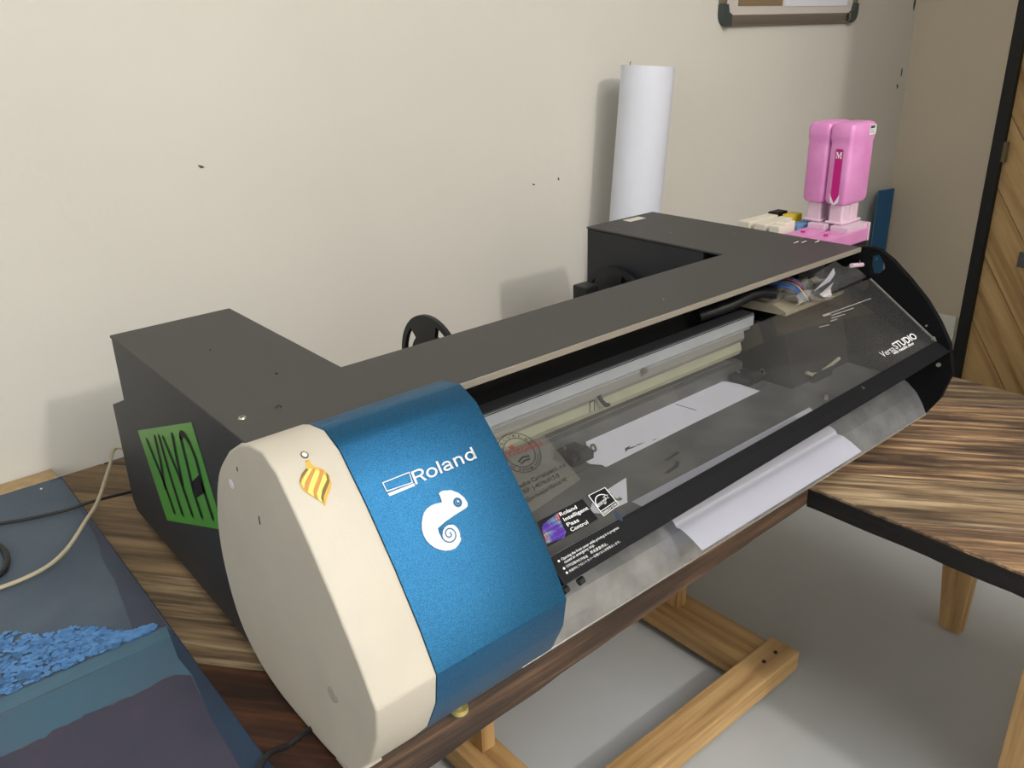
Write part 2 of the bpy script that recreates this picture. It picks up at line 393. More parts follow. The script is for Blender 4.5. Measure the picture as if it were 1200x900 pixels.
D={'box_out': [[0.0785, 0.1116], [0.1054, 0.1117], [0.1039, 0.1217], [0.0784, 0.1203]], 'box_bar': [[0.0785, 0.1219], [0.1045, 0.1223], [0.1044, 0.1247], [0.0792, 0.1248]], 'roland': [[0.1053, 0.124], [0.1715, 0.123], [0.1717, 0.1117], [0.1064, 0.1123]], 'cham': [[0.1216, 0.1384], [0.1245, 0.1377], [0.1277, 0.1381], [0.1337, 0.14], [0.1393, 0.1448], [0.1425, 0.1504], [0.1432, 0.156], [0.1419, 0.1584], [0.1398, 0.1593], [0.1269, 0.1608], [0.116, 0.1625], [0.107, 0.1649], [0.1063, 0.1689], [0.1068, 0.1735], [0.1076, 0.1757], [0.1084, 0.1716], [0.1105, 0.1686], [0.1135, 0.1667], [0.1172, 0.166], [0.1214, 0.1673], [0.1248, 0.1705], [0.1257, 0.1743], [0.1242, 0.179], [0.122, 0.1824], [0.1185, 0.1847], [0.1147, 0.1862], [0.1099, 0.186], [0.1048, 0.1844], [0.1004, 0.1815], [0.0968, 0.178], [0.0945, 0.1743], [0.0929, 0.1699], [0.0926, 0.165], [0.0934, 0.1602], [0.0954, 0.1559], [0.0986, 0.1512], [0.1015, 0.1484], [0.1052, 0.1464], [0.1091, 0.1455], [0.1141, 0.1453], [0.1177, 0.146], [0.1207, 0.1465], [0.1214, 0.1445], [0.1216, 0.141]], 'eye': [[0.1345, 0.1519], [0.1374, 0.153], [0.133, 0.1549]], 'spiral': [[0.1147, 0.1733], [0.1206, 0.1757], [0.1116, 0.1793]], 'orn': [[0.027, 0.0719], [0.0299, 0.0726], [0.0301, 0.0765], [0.0315, 0.0792], [0.035, 0.0818], [0.0382, 0.0865], [0.0395, 0.0911], [0.0384, 0.0969], [0.0356, 0.1013], [0.0315, 0.1051], [0.0282, 0.1086], [0.0252, 0.1128], [0.0246, 0.1098], [0.0224, 0.1059], [0.0201, 0.1023], [0.0173, 0.0985], [0.0148, 0.0938], [0.0142, 0.0895], [0.0153, 0.0859], [0.0182, 0.0823], [0.0212, 0.08], [0.0248, 0.078], [0.0258, 0.0749]], 'orn_ring': [[0.0293, 0.0663], [0.0322, 0.0677], [0.0272, 0.0702]], 'orn_light0': [[0.0161, 0.0883], [0.0159, 0.0929], [0.017, 0.0913], [0.0238, 0.0844], [0.029, 0.0803], [0.0267, 0.0794], [0.0207, 0.0839]], 'orn_light1': [[0.0175, 0.0969], [0.0203, 0.102], [0.0215, 0.0978], [0.0262, 0.0922], [0.0334, 0.0854], [0.033, 0.0832], [0.0312, 0.0821], [0.0247, 0.0882]], 'orn_light2': [[0.0224, 0.1052], [0.0243, 0.109], [0.0256, 0.1042], [0.0291, 0.0988], [0.0361, 0.0926], [0.0363, 0.0892], [0.0351, 0.0881], [0.0301, 0.0937], [0.0236, 0.1006]], 'orn_brown0': [[0.0162, 0.093], [0.0171, 0.0974], [0.0198, 0.0924], [0.0272, 0.0857], [0.0316, 0.0812], [0.0297, 0.0802], [0.0238, 0.0844], [0.0183, 0.0891]], 'orn_brown1': [[0.0203, 0.102], [0.0224, 0.1059], [0.0236, 0.1006], [0.0268, 0.0965], [0.0346, 0.0886], [0.0371, 0.0847], [0.0346, 0.0827], [0.0295, 0.0907], [0.0229, 0.0963]], 'orn_dark0': [[0.025, 0.1053], [0.0251, 0.11], [0.0275, 0.1049], [0.0375, 0.0952], [0.0389, 0.0895], [0.038, 0.0871], [0.0361, 0.0933], [0.0286, 0.0999]], 'orn_dark1': [[0.0145, 0.089], [0.0171, 0.0853], [0.0259, 0.0798], [0.0242, 0.0784], [0.0192, 0.0813], [0.0153, 0.0859]], 'ripc': [[0.0565, 0.7515], [0.1308, 0.7542], [0.1328, 0.9293], [0.0491, 0.9306]], 'holo': [[0.0616, 0.7843], [0.0883, 0.7619], [0.0849, 0.8133], [0.0818, 0.9026], [0.0756, 0.931], [0.0496, 0.9112], [0.0563, 0.8026]], 't1': [[0.0885, 0.7921], [0.1159, 0.7974]], 't2': [[0.0892, 0.8356], [0.1295, 0.8394]], 't3': [[0.0886, 0.8776], [0.1072, 0.8835]], 't4': [[0.0888, 0.9194], [0.1166, 0.9249]], 'estar': [[0.1402, 0.7475], [0.1712, 0.7505], [0.1733, 0.9163], [0.1409, 0.9373]], 'card': [[0.0677, 0.056], [0.1382, 0.0654], [0.1463, 0.6229], [0.0384, 0.6927]], 'circ': [[0.0927, 0.2557], [0.1214, 0.3284], [0.105, 0.0889]], 'ven': [[0.0707, 0.2509], [0.1292, 0.2725]], 'c1': [[0.0614, 0.4945], [0.1394, 0.4892]], 'c2': [[0.0642, 0.5425], [0.1222, 0.5429]], 'c3': [[0.0602, 0.6006], [0.1285, 0.5885]], 'versa': [[0.8363, 0.8842], [0.8809, 0.8765], [0.8834, 0.8719], [0.9618, 0.872]], 'versatop': [[0.8431, 0.7784], [0.8948, 0.797], [0.9652, 0.7916]], 'vsub': [[0.867, 0.91], [0.9391, 0.9153]], 'lab': [[[0.7929, 0.2001], [0.8152, 0.2071]], [[0.8173, 0.2027], [0.9472, 0.2324]], [[0.8118, 0.2337], [0.8812, 0.255]], [[0.8066, 0.263], [0.847, 0.2796]], [[0.7979, 0.2872], [0.8178, 0.2956]], [[0.7599, 0.2978], [0.7878, 0.3182]]], 'w1': [[0.0547, 0.281], [0.1501, 0.2928]], 'w2': [[0.0559, 0.4104], [0.1051, 0.4029]], 'w3': [[0.0549, 0.5645], [0.0883, 0.611]], 'w3b': [[0.094, 0.5765], [0.1225, 0.5921]], 'w4': [[0.0547, 0.7473], [0.1398, 0.7399]], 'wrect': [[0.0456, 0.021], [0.1568, 0.0319], [0.155, 0.7959], [0.0456, 0.8361]], 'wb': [[0.0505, 0.2398], [0.0511, 0.536], [0.0512, 0.7076]], 'glassmark': [[0.7294, 0.3638], [0.1613, -0.095]], 'green': [[0.1282, 0.172], [-0.0853, 0.2563], [-0.1182, 0.1498], [0.0864, 0.0666]], 'viva': [[[0.0947, 0.1716], [0.0631, 0.1322], [0.0454, 0.0967]], [[0.0574, 0.1887], [0.0558, 0.1606], [0.0626, 0.1224]], [[0.0404, 0.1956], [0.0304, 0.1533], [0.014, 0.1085]], [[0.0246, 0.1994], [-0.0044, 0.1656], [-0.0236, 0.1241]], [[-0.0123, 0.2164], [-0.0106, 0.19], [-0.0114, 0.1573]], [[-0.0396, 0.2238], [-0.043, 0.1972], [-0.0462, 0.161], [-0.0568, 0.1374]], [[-0.0396, 0.2238], [-0.0458, 0.2298], [-0.0544, 0.2317], [-0.0664, 0.2268], [-0.0762, 0.2136], [-0.0827, 0.1766], [-0.0922, 0.1515]]], 'vivabar': [[-0.0464, 0.1743], [-0.0759, 0.1947], [-0.0857, 0.1788], [-0.0536, 0.1588]]}
# ================================================================ THE SETTING
WY, WX, FZ, CZ = .447, 2.457, -.5, 2.1
struct('floor', B((-2.6, -4.2, FZ-.05), (3.6, WY, FZ)), 'floor_paint')
struct('ceiling', B((-2.6, -4.2, CZ), (3.6, WY+.1, CZ+.05)), 'ceiling_paint')
wb = struct('wall_back', B((-2.6, WY, FZ), (WX+.1, WY+.1, CZ)), 'wall_paint')
struct('wall_left', B((-2.7, -4.2, FZ), (-2.6, WY+.1, CZ)), 'wall_paint')
struct('wall_front', B((-2.6, -4.3, FZ), (3.6, -4.2, CZ)), 'wall_paint')
struct('wall_right', B((WX, .166, FZ), (WX+.1, WY, CZ)), 'wall_paint_tan')
struct('wall_right_far', B((WX, -4.2, FZ), (WX+.1, -.80, CZ)), 'wall_paint_tan')
struct('wall_right_lintel', B((WX, -.80, 1.62), (WX+.1, .166, CZ)), 'wall_paint_tan')
bb = xprism([(.158, 0), (WY, 0), (WY, 0)][:0] or [(.170, FZ), (WY-.001, FZ), (WY-.001, -.275), (.170, -.275)], WX-.014, WX)
struct('baseboard_right', bb, 'base_white', bevel=.003)
# scuffs and chips in the wall paint (small raised/peeled spots)
marks = [(.2484, .4218, .006, .002), (.920, .3077, .004, .0018), (.99, .31, .002, .003), (-.18, .42, .002, .002)]
for (x, z, a, h) in marks:
    pts = [(x+a*math.cos(t)*random.uniform(.6, 1.2), WY-.0002, z+h*math.sin(t)*random.uniform(.6, 1.3)+.5*a*math.cos(t)*-.6) for t in [i*math.pi/4 for i in range(8)]]
    obj('paint_chip', prism(bmesh.new(), pts, (0, -.0012, 0)), 'wall_mark', parent=wb)
for (x, z, a, h) in [(2.44, .64, .006, .02), (2.42, .45, .004, .012), (2.405, .41, .004, .008)]:
    pts = [(x+a*math.cos(t)*random.uniform(.6, 1.2), WY-.0002, z+h*math.sin(t)*random.uniform(.6, 1.3)) for t in [i*math.pi/4 for i in range(8)]]
    obj('paint_chip', prism(bmesh.new(), pts, (0, -.0012, 0)), 'wall_mark', parent=wb)

# wooden door in the right wall, diagonal boards in a black frame
door = bpy.data.objects.new('door_1', None); C.objects.link(door); door.location = (WX+.02, -.30, FZ); door['kind'] = 'structure'
def clip(poly, n, c, keep):                      # keep side of n.x = c
    out = []
    for i in range(len(poly)):
        a, b = poly[i], poly[(i+1) % len(poly)]; da, db = (a[0]*n[0]+a[1]*n[1]-c)*keep, (b[0]*n[0]+b[1]*n[1]-c)*keep
        if da >= 0: out.append(a)
        if da*db < 0: t = da/(da-db); out.append((a[0]+t*(b[0]-a[0]), a[1]+t*(b[1]-a[1])))
    return out
for nm, a, b in (('door_frame', (WX-.003, .134, FZ), (WX+.06, .166, 1.62)), ('door_frame', (WX-.012, -.80, FZ), (WX+.06, -.755, 1.62)), ('door_frame', (WX-.012, -.755, 1.575), (WX+.06, .134, 1.62))):
    obj(nm, B(a, b), 'jamb_black', parent=door, bevel=.002)
# boards: direction in the (y,z) plane read off the grain: down towards -y
dv = Vector((-.56, -.83)).normalized(); nv = Vector((dv.y, -dv.x))     # normal in (y,z)
rect = [(-.755, FZ+.01), (.134, FZ+.01), (.134, 1.575), (-.755, 1.575)]
proj_ = [y*nv.x+z*nv.y for y, z in rect]; c0 = min(proj_)
wd = .115; k = 0
while c0+k*wd < max(proj_):
    pl = clip(clip(rect, nv, c0+k*wd+.0012, 1), nv, c0+(k+1)*wd-.0012, -1) ; k += 1
    if len(pl) < 3: continue
    bm = bmesh.new(); prism(bm, [(WX+.018+random.uniform(0, .002), y, z) for y, z in pl], (.02, 0, 0))
    cy_, cz_ = sum(q[0] for q in pl)/len(pl), sum(q[1] for q in pl)/len(pl)
    o = obj('board', bm, 'door_pine', parent=door)
    # give each board a frame whose X runs along its grain
    ang = math.atan2(dv.y, dv.x); R_ = Matrix.Rotation(math.pi/2, 4, 'Z') @ Matrix.Rotation(math.pi/2, 4, 'X') @ Matrix.Rotation(ang, 4, 'Z')
    T = Matrix.Translation((WX+.02, cy_, cz_)) @ R_; Wd = parent_chain(o)
    o.data.transform(T.inverted() @ Wd); o.matrix_basis = parent_chain(door).inverted() @ T
obj('hinge', cyl(bmesh.new(), (WX+.002, .128, .205), (WX+.002, .128, .262), .008, n=12), 'hinge_brass', parent=door)
bm = B((WX-.002, .0, -.09), (WX+.006, .035, -.045)); cyl(bm, (WX-.012, .018, -.068), (WX+.0, .018, -.068), .011, n=14)
obj('latch', bm, 'latch_steel', parent=door, bevel=.001)

# ---------------------------------------------------------------- unseen box added right of the bench, blocks light to shade the corner
blocker = thing('light_blocker', 'tall grey box with doors, added out of view to shade the room corner', 'light_blocker', (1.95, -1.0, FZ))
obj('body', B((1.62, -1.6, FZ+.04), (2.25, -.47, 1.35)), 'blocker_grey', parent=blocker, bevel=.004)
for y in (-1.59, -1.03):
    d_ = obj('door', B((1.602, y, FZ+.07), (1.619, y+.55, 1.33)), 'blocker_grey', parent=blocker, bevel=.002)
    obj('handle', B((1.585, y+(.47 if y < -1.2 else .05), .4), (1.602, y+(.49 if y < -1.2 else .07), .55)), 'latch_steel', parent=d_)
obj('plinth', B((1.64, -1.58, FZ), (2.23, -.49, FZ+.04)), 'inner_black', parent=blocker)

# ---------------------------------------------------------------- workbench
bench = thing('workbench', 'L-shaped wooden workbench of diagonal scorched planks on pine legs under the printer', 'workbench', (.734, 0, FZ))
N_, D_ = Vector((.7826, .6225)), Vector((.6225, -.7826)); angp = math.atan2(D_.y, D_.x)
seams = [-1.31, -1.175, -1.04, -.905, -.77, -.635, -.50, -.365, -.23, -.095, .04, .175, .29, .413, .55, .684, .82, .955, 1.09, 1.225, 1.36]
rects = [[(-1.05, -.327), (.7340, -.327), (.7340, .4455), (-1.05, .4455)], [(.7350, -1.30), (1.265, -1.30), (1.265, .4455), (.7350, .4455)]]
for ri, rc in enumerate(rects):
    for i in range(len(seams)-1):
        pl = clip(clip(rc, N_, seams[i]+.0008, 1), N_, seams[i+1]-.0008, -1)
        if len(pl) < 3: continue
        cx, cy = sum(q[0] for q in pl)/len(pl), sum(q[1] for q in pl)/len(pl)
        dz = random.uniform(-.0009, 0)
        mt = ('plank_light' if i % 3 else 'plank_weathered') if ri == 1 else {8: 'plank_red', 7: 'plank_red', 9: 'plank_weathered', 10: 'plank_smooth', 11: 'plank_smooth'}.get(i, 'plank_weathered')
        obj('plank', zprism(pl, -.028, dz), mt, parent=bench, origin=(cx, cy, 0), rotz=angp, bevel=.0012, seg=1)
# worn front fascia with a ragged lower edge
top = [(-1.05+i*(1.784/60), -.0045+random.uniform(-.0008, .0004)) for i in range(61)]
lowz = lambda x: -.029-.040*(.73-x)**1.2*1.0 if x < .73 else -.029
low = [(x, lowz(x)+random.uniform(-.0015, .0015)) for x, _ in top[::-1]]
bm = bmesh.new(); prism(bm, [(x, -.330, z) for x, z in top+low], (0, .020, 0))
obj('fascia', bm, 'fascia_dark', parent=bench)
bm = bmesh.new(); tp = [(-.3305-i*(.97/40), -.005+random.uniform(-.0010, .0004)) for i in range(41)]
prism(bm, [(.7325, y, z) for y, z in tp+[(y, -.031+random.uniform(-.001, .001)) for y, _ in tp[::-1]]], (.02, 0, 0))
obj('fascia', bm, 'fascia_burnt', parent=bench)
obj('rail', B((.30, .38, -.095), (1.2, .42, -.03)), 'pine_x', parent=bench)
for x, y in ((.843, -.0335), (.347, -.055), (-.15, -.045)):
    obj('leg', B((x, y, -.44), (x+.026, y+.05, -.029)), 'pine_z', parent=bench, origin=(x, y, -.44), bevel=.001, seg=1)
for x0, x1 in ((.812, .895), (.320, .383), (-.18, -.10)):
    obj('foot_beam', B((x0, -.222, -.482), (x1, .36, -.44)), 'pine_y', parent=bench, origin=(x0, 0, -.46), bevel=.0015, seg=1)
obj('stretcher', B((-.20, -.262, -.468), (.899, -.205, -.4285)), 'pine_x', parent=bench, origin=(.3, -.23, -.45), bevel=.004)
for x in (.83, .865, .35): obj('screw', cyl(bmesh.new(), (x, -.235, -.4285), (x, -.235, -.4265), .0035, n=10), 'screw_dark', parent=bench)
for x in (.85, .35, -.14): obj('foot', B((x-.012, -.20, FZ), (x+.012, -.17, -.482)), 'plastic_black', parent=bench)
# tapered post and board leg of the right wing
bm = bmesh.new()
lo = [(1.240, -.398), (1.272, -.398), (1.272, -.360), (1.240, -.360)]; hi = [(1.228, -.408), (1.262, -.408), (1.262, -.312), (1.228, -.312)]
a = [bm.verts.new((x, y, FZ)) for x, y in lo]; b = [bm.verts.new((x, y, -.029)) for x, y in hi]
bm.faces.new(a[::-1]); bm.faces.new(b)
for i in range(4): bm.faces.new([a[i], a[(i+1) % 4], b[(i+1) % 4], b[i]])
obj('leg', bm, 'pine_z', parent=bench, origin=(1.25, -.38, FZ), bevel=.0015, seg=1)
for k in range(4):
    y1 = -.602-k*.052
    obj('leg_board', B((.85, y1-.051, FZ), (.872, y1, -.029)), 'pine_z', parent=bench, origin=(.86, y1, -.3), bevel=.0008, seg=1)

# ---------------------------------------------------------------- painted panel lying on the bench, left
PZ = .017
pan = thing('painted_panel', 'blue and violet hand-painted wooden panel lying on the bench left of the printer', 'painting', (-.4, .0, 0))
obj('board', B((-.85, -.95, .001), (-.047, .4075, PZ-.0006)), 'panel_navy', parent=pan, bevel=.0008, seg=1)
obj('wooden_rim', B((-.85, .4078, .001), (-.052, .444, PZ-.0004)), 'raw_wood_edge', parent=pan, bevel=.0008, seg=1)
PS = lambda x, y, off: Vector((x, y, PZ-.0006+off))
def slab(name, loop, z0, z1, m, parent):
    return obj(name, prism(bmesh.new(), [(x, y, z0) for x, y in loop], (0, 0, z1-z0)), m, parent=parent)
def rag(a, b, n, j): return [(a[0]+(b[0]-a[0])*i/n+random.uniform(-j, j), a[1]+(b[1]-a[1])*i/n+random.uniform(-j, j)) for i in range(n+1)]
PB = PZ-.0006
slab('paint_field', [(-.85, .4072), (-.07, .4072), (-.0485, .398), (-.0485, -.95), (-.85, -.95)], PB, PB+.0002, 'panel_slate', pan)
slab('paint_strip', rag((-.052, .30), (-.0485, .18), 4, .001)+rag((-.0485, .10), (-.050, -.042), 4, 0)+rag((-.078, -.027), (-.058, .20), 8, .002), PB+.0002, PB+.0004, 'panel_strip', pan)
slab('paint_field', [(-.85, -.064)]+rag((-.20, -.066), (-.0535, -.062), 3, 0)+[(-.0575, -.11), (-.0575, -.135)]+rag((-.075, -.121), (-.224, -.121), 16, .004)+rag((-.224, -.121), (-.85, -.14), 20, .006), PB+.0002, PB+.0004, 'panel_teal', pan)
slab('paint_field', [(-.0575, -.125)]+rag((-.075, -.121), (-.224, -.121), 16, .003)+rag((-.224, -.121), (-.85, -.14), 20, .006)+[(-.85, -.95), (-.085, -.95), (-.0745, -.36), (-.0688, -.278), (-.0650, -.2)], PB+.0001, PB+.0003, 'panel_purple', pan)
slab('paint_band', [(-.85, -.040), (-.0505, -.0425), (-.0535, -.063), (-.85, -.066)], PB+.0003, PB+.0008, 'panel_band', pan)
slab('paint_navy_edge', [(-.0505, -.0425), (-.0485, -.06), (-.0485, -.95), (-.085, -.95), (-.0745, -.36), (-.0688, -.278), (-.0650, -.2), (-.0575, -.135), (-.0590, -.10)], PB+.0003, PB+.0005, 'panel_navy', pan)  # dark navy wedge, part of the painted picture
for mname, cnt in (('dab_mid', 700), ('dab_blue', 1700)):
    bm = bmesh.new()
    for i in range(cnt):
        x = random.uniform(-.42, -.062); ymax = -.036+(.095*min(1, max(0, (-.062-x)/.115))) + (.02*math.sin(x*90)*.4)
        y = random.uniform(-.039, max(-.034, ymax)); r = random.uniform(.0018, .0046)*(1.5 if mname == 'dab_mid' else 1)
        if r+y > ymax+.004 and random.random() < .6: r *= .5
        z = PB+.0004+random.uniform(0, .0012)+(.0006 if mname == 'dab_blue' else 0)
        n = random.choice((4, 5, 6)); a0 = random.uniform(0, 6.28)
        prism(bm, [(x+r*random.uniform(.6, 1.2)*math.cos(a0+6.283*q/n), y+r*.9*random.uniform(.6, 1.2)*math.sin(a0+6.283*q/n), z) for q in range(n)], (random.uniform(-.0006, .0006), random.uniform(-.0006, .0006), .0006))
    o = obj('paint_dabs', bm, mname, parent=pan); o['kind'] = 'stuff'
obj('nail', cyl(bmesh.new(), (-.0786, .3863, PB), (-.0786, .3863, PB+.0012), .0016, n=10), 'sticker_white', parent=pan)

# cables
tag(obj('cable', tube(bmesh.new(), [(.09, .30, .03), (.045, .335, .05), (.0253, .372, .05), (.002, .325, .045), (-.0356, .2497, .038), (-.0606, .2157, .034), (-.0968, .1757, .025), (-.1329, .1561, .022), (-.19, .156, .021), (-.30, .18, .021), (-.5, .26, .021)], .0026), 'cable_beige', smooth=True),
    'beige cable curving from behind the printer across the blue painted panel', 'cable')
tag(obj('power_cord', tube(bmesh.new(), [(.09, .29, .01), (.04, .293, .012), (.0097, .292, .015), (-.033, .288, .021), (-.0714, .29, .021), (-.1146, .301, .021), (-.16, .318, .021), (-.26, .335, .021), (-.5, .34, .021)], .0022), 'cable_black', smooth=True),
    'thin black cord running straight from the printer over the blue painted panel', 'cable')
tag(obj('power_cord', tube(bmesh.new(), [(-.30, .285, .021), (-.20, .281, .021), (-.165, .272, .021), (-.154, .2517, .021), (-.1525, .225, .021), (-.157, .200, .021), (-.170, .184, .021), (-.22, .180, .021), (-.32, .20, .021)], .0036), 'cable_black', smooth=True),
    'thick black cable bend at the left edge on the blue painted panel', 'cable')
tag(obj('power_cord', tube(bmesh.new(), [(.03, -.262, .006), (.008, -.268, .008), (-.0100, -.2727, .010), (-.0263, -.2751, .010), (-.047, -.2844, .021), (-.07, -.31, .022), (-.10, -.38, .022)], .0026), 'cable_black', smooth=True),
    'black cord coming out from under the cream end cap of the printer', 'cable')
# ================================================================ THE PRINTER
H, DB, X1, X2, YB, YF, XE = .285, .156, .1485, .782, -.1262, -.2464, .952
BX = .004
pr = thing('wide_format_printer', 'wide black printer cutter with blue front cover and cream end cap on the bench', 'printer', (.48, -.1, 0))
PROF = [(-.215, .282), (-.236, .289), (-.262, .2925), (-.285, .282), (-.32, .2455), (-.355, .2025), (-.385, .160), (-.404, .127), (-.3995, .095), (-.384, .060), (-.365, .036)]
BACK = [tuple(v)[:2] for v in catmull([(y, z, 0) for y, z in [(-.345, .017), (-.31, .008), (-.26, .005), (-.20, .006), (-.1507, .022), (-.120, .0569), (-.110, .1167), (-.1195, .1713), (-.1457, .2248), (-.1848, .2635)]], 4)]
# arc length surface on the front profile
def surf_pt(s, off, P=PROF):
    acc = 0
    for i in range(len(P)-1):
        a, b = Vector(P[i]), Vector(P[i+1]); L_ = (b-a).length
        if s <= acc+L_ or i == len(P)-2:
            e = (b-a)/L_; n = Vector((e.y, -e.x))
            if n.x > 0 and i > 1: n = -n
            if i <= 1: n = Vector((abs(n.x)*-.0, 1)) if n.y < 0 else n
            return a+e*(s-acc)+n*off
        acc += L_
CUTS = []
acc = 0
for i in range(len(PROF)-1):
    acc += (Vector(PROF[i+1])-Vector(PROF[i])).length; CUTS.append(acc)
def SB(x, s, off):
    q = surf_pt(s, off); return Vector((x, q.x, q.y))
# body: roof (U shaped), side shells, back
roof = obj('top_cover', zprism([(BX, DB), (BX, YF), (XE, YF), (XE, DB), (X2, DB), (X2, YB), (X1, YB), (X1, DB)], H-.0035, H), 'powder_grey', parent=pr, bevel=.0012, seg=2)
obj('front_lip', B((.19, YF-.0022, H-.0075), (XE, YF-.0002, H-.0002)), 'powder_edge', parent=pr, bevel=.0006, seg=1)
obj('side_shell', xprism([(DB-.001, H-.0036), (.163, .2006), (.2265, .174), (.2405, .028), (.228, .0162), (-.19, .016), (-.2233, .05), (-.2233, H-.0036)], BX+.001, .012), 'powder_black', parent=pr, bevel=.0008, seg=1)
obj('rear_housing', xprism([(DB-.002, H-.0037), (.160, .2006), (.222, .174), (.236, .028), (.22, .018), (-.10, .018), (-.10, H-.0037)], .012, X1-.001), 'powder_black', parent=pr, bevel=.001, seg=1)
obj('rear_housing', B((X2+.001, -.09, .018), (XE-.001, DB-.001, H-.0037)), 'powder_black', parent=pr, bevel=.001, seg=1)
obj('back_panel', B((X1, YB+.001, .018), (X2, YB+.006, H-.0037)), 'powder_black', parent=pr)
obj('rear_deck', xprism([(YB+.006, .06), (.14, .05), (.19, .02), (YB+.006, .02)], X1, X2), 'powder_black', parent=pr)
obj('inner_wall', B((.20, YB-.004, .10), (XE, YB, H-.0037)), 'inner_black', parent=pr)
obj('base', B((.20, -.335, .012), (XE, YB, .030)), 'inner_black', parent=pr)
# roof screws and small holes
for x, y, r, mm in ((.0191+.003, -.1739, .0040, 'screw_steel'), (.0563, -.1744, .0034, 'screw_dark'), (.0918, -.0967, .0016, 'inner_black'), (.07, .02, .001, 'inner_black')):
    bm = cyl(bmesh.new(), (x, y, H-.0005), (x, y, H+.0012), r, r*.75, n=16)
    s_ = obj('screw', bm, mm, parent=pr, smooth=True)
    if r > .003:
        bm = B((x-r*.55, y-.0004, H+.0011), (x+r*.55, y+.0004, H+.0014)); box(bm, (x-.0004, y-r*.55, H+.0011), (x+.0004, y+r*.55, H+.0014))
        obj('slot', bm, 'inner_black', parent=s_)
for x, y in ((.84, .02), (.90, -.06), (.55, -.21), (.80, .10)):
    obj('rivet', cyl(bmesh.new(), (x, y, H), (x, y, H+.0006), .0011, n=8), 'rail_grey', parent=pr)
obj('warning_label', B((.86, DB-.03, H), (.90, DB-.012, H+.0004)), 'cart_white', parent=pr, label='pale worn label at the rear edge of the top cover')

# cream end cap
bmc = xprism(PROF+BACK, .001, .0575)
cap = obj('end_cap', bmc, 'cap_cream', parent=pr, bevel=.0032, seg=4, smooth=True, label='cream plastic end cap')
for (y, z, ry, rz_, mm) in ((-.3312, .0926, .0075, .0095, 'cap_dimple'), (-.178, .228, .0045, .0080, 'cap_cream')):
    obj('screw_cover', cyl(bmesh.new(), (.0016, y, z), (-.0002 if mm == 'cap_dimple' else .0003, y, z), ry, n=24), mm if mm == 'cap_dimple' else 'label_white', parent=cap)
for (y, z, h) in ((-.232, .215, .004), (-.200, .252, .002)):
    obj('scratch', B((.0004, y-.0005, z-h), (.0012, y+.0005, z+h)), 'print_dark', parent=cap)
obj('foot', xprism([(-.338, .001), (-.31, .001), (-.31, .007), (-.338, .007)], .004, .034), 'cap_cream', parent=pr)
bm = cyl(bmesh.new(), (.121, -.337, .0005), (.121, -.337, .006), .0085, n=20); cyl(bm, (.121, -.337, .006), (.121, -.337, .016), .003, n=10)
obj('foot', bm, 'screw_brass', parent=pr, label='brass levelling foot')
# ornament sticker on the cap
def sticker(name, loops, fn, off, m, parent, cuts=None, label=None):
    return obj(name, flat_map(loops, fn, off, cuts), m, parent=parent, label=label)
def dilate(loop, k):
    c = (sum(q[0] for q in loop)/len(loop), sum(q[1] for q in loop)/len(loop))
    return [(c[0]+(a-c[0])*k, c[1]+(b-c[1])*k) for a, b in loop]
orn = sticker('ornament_sticker', [D['orn']], SB, .0004, 'orn_gold', cap, CUTS, label='yellow striped teardrop ornament sticker')
for k_, mm, of in (('orn_light', 'orn_lime', .0006), ('orn_brown', 'orn_ochre', .0007), ('orn_dark', 'orn_umber', .0007)):
    pl = [D[q] for q in sorted(D) if q.startswith(k_)]
    sticker('stripe' , pl, SB, of, mm, orn, CUTS) if False else sticker('ornament_stripes', pl, SB, of, mm, cap, CUTS)
rc, rx, ry = D['orn_ring']; ra, rb = abs(rx[0]-rc[0])*1.0, abs(ry[1]-rc[1])*1.0
sticker('ornament_ring', [circle2(rc, max(ra, .003), max(rb, .003))], SB, .0005, 'orn_ring', cap, CUTS)
sticker('ornament_ring', [circle2(rc, max(ra, .003)*.68, max(rb, .003)*.68)], SB, .0007, 'sticker_white', cap, CUTS)

# blue control cover
blue_prof = [(y+.0012 if y < -.25 else y, z-.0012) for y, z in PROF]
bc = obj('front_cover', xprism(blue_prof+[(y, z) for y, z in BACK], .0582, .2), 'cover_blue', parent=pr, bevel=.0012, seg=2, smooth=True, label='metallic blue front cover')
def SBb(x, s, off): return SB(x, s, off-.0012)
def ringbox(out, t=.0009):
    c = (sum(q[0] for q in out)/4, sum(q[1] for q in out)/4); inn = []
    for a, b in out: inn.append((a+(t if a < c[0] else -t), b+(t if b < c[1] else -t)))
    return [[out[i], out[(i+1) % 4], inn[(i+1) % 4], inn[i]] for i in range(4)]
LO = .0005
obj('logo_mark', flat_map(ringbox(D['box_out'])+[D['box_bar']], SBb, LO, CUTS), 'logo_silver', parent=bc)
# the six letters drawn as even strokes: unit = cap height, x to the right, y up
SWD = .135
def bowl(cx, cy, rx, ry, a0=0, a1=360, n=26, wd=SWD):
    out = []
    for i in range(n):
        a, b = math.radians(a0+(a1-a0)*i/n), math.radians(a0+(a1-a0)*(i+1)/n)
        out.append([(cx+(rx-wd)*math.cos(a), cy+(ry-wd)*math.sin(a)), (cx+rx*math.cos(a), cy+ry*math.sin(a)), (cx+rx*math.cos(b), cy+ry*math.sin(b)), (cx+(rx-wd)*math.cos(b), cy+(ry-wd)*math.sin(b))])
    return out
rb = lambda x0, y0, x1, y1: [(x0, y0), (x1, y0), (x1, y1), (x0, y1)]
Lt = []
Lt += [rb(0, 0, SWD, 1), rb(SWD, .87, .42, 1), rb(SWD, .42, .42, .55), [(.36, .46), (.50, .42), (.70, 0), (.54, 0)]]+bowl(.41, .71, .29, .29, -90, 90)     # R
Lt += bowl(1.10, .365, .335, .375)                                                             # o
Lt += [rb(1.54, 0, 1.54+SWD, 1)]                                                               # l
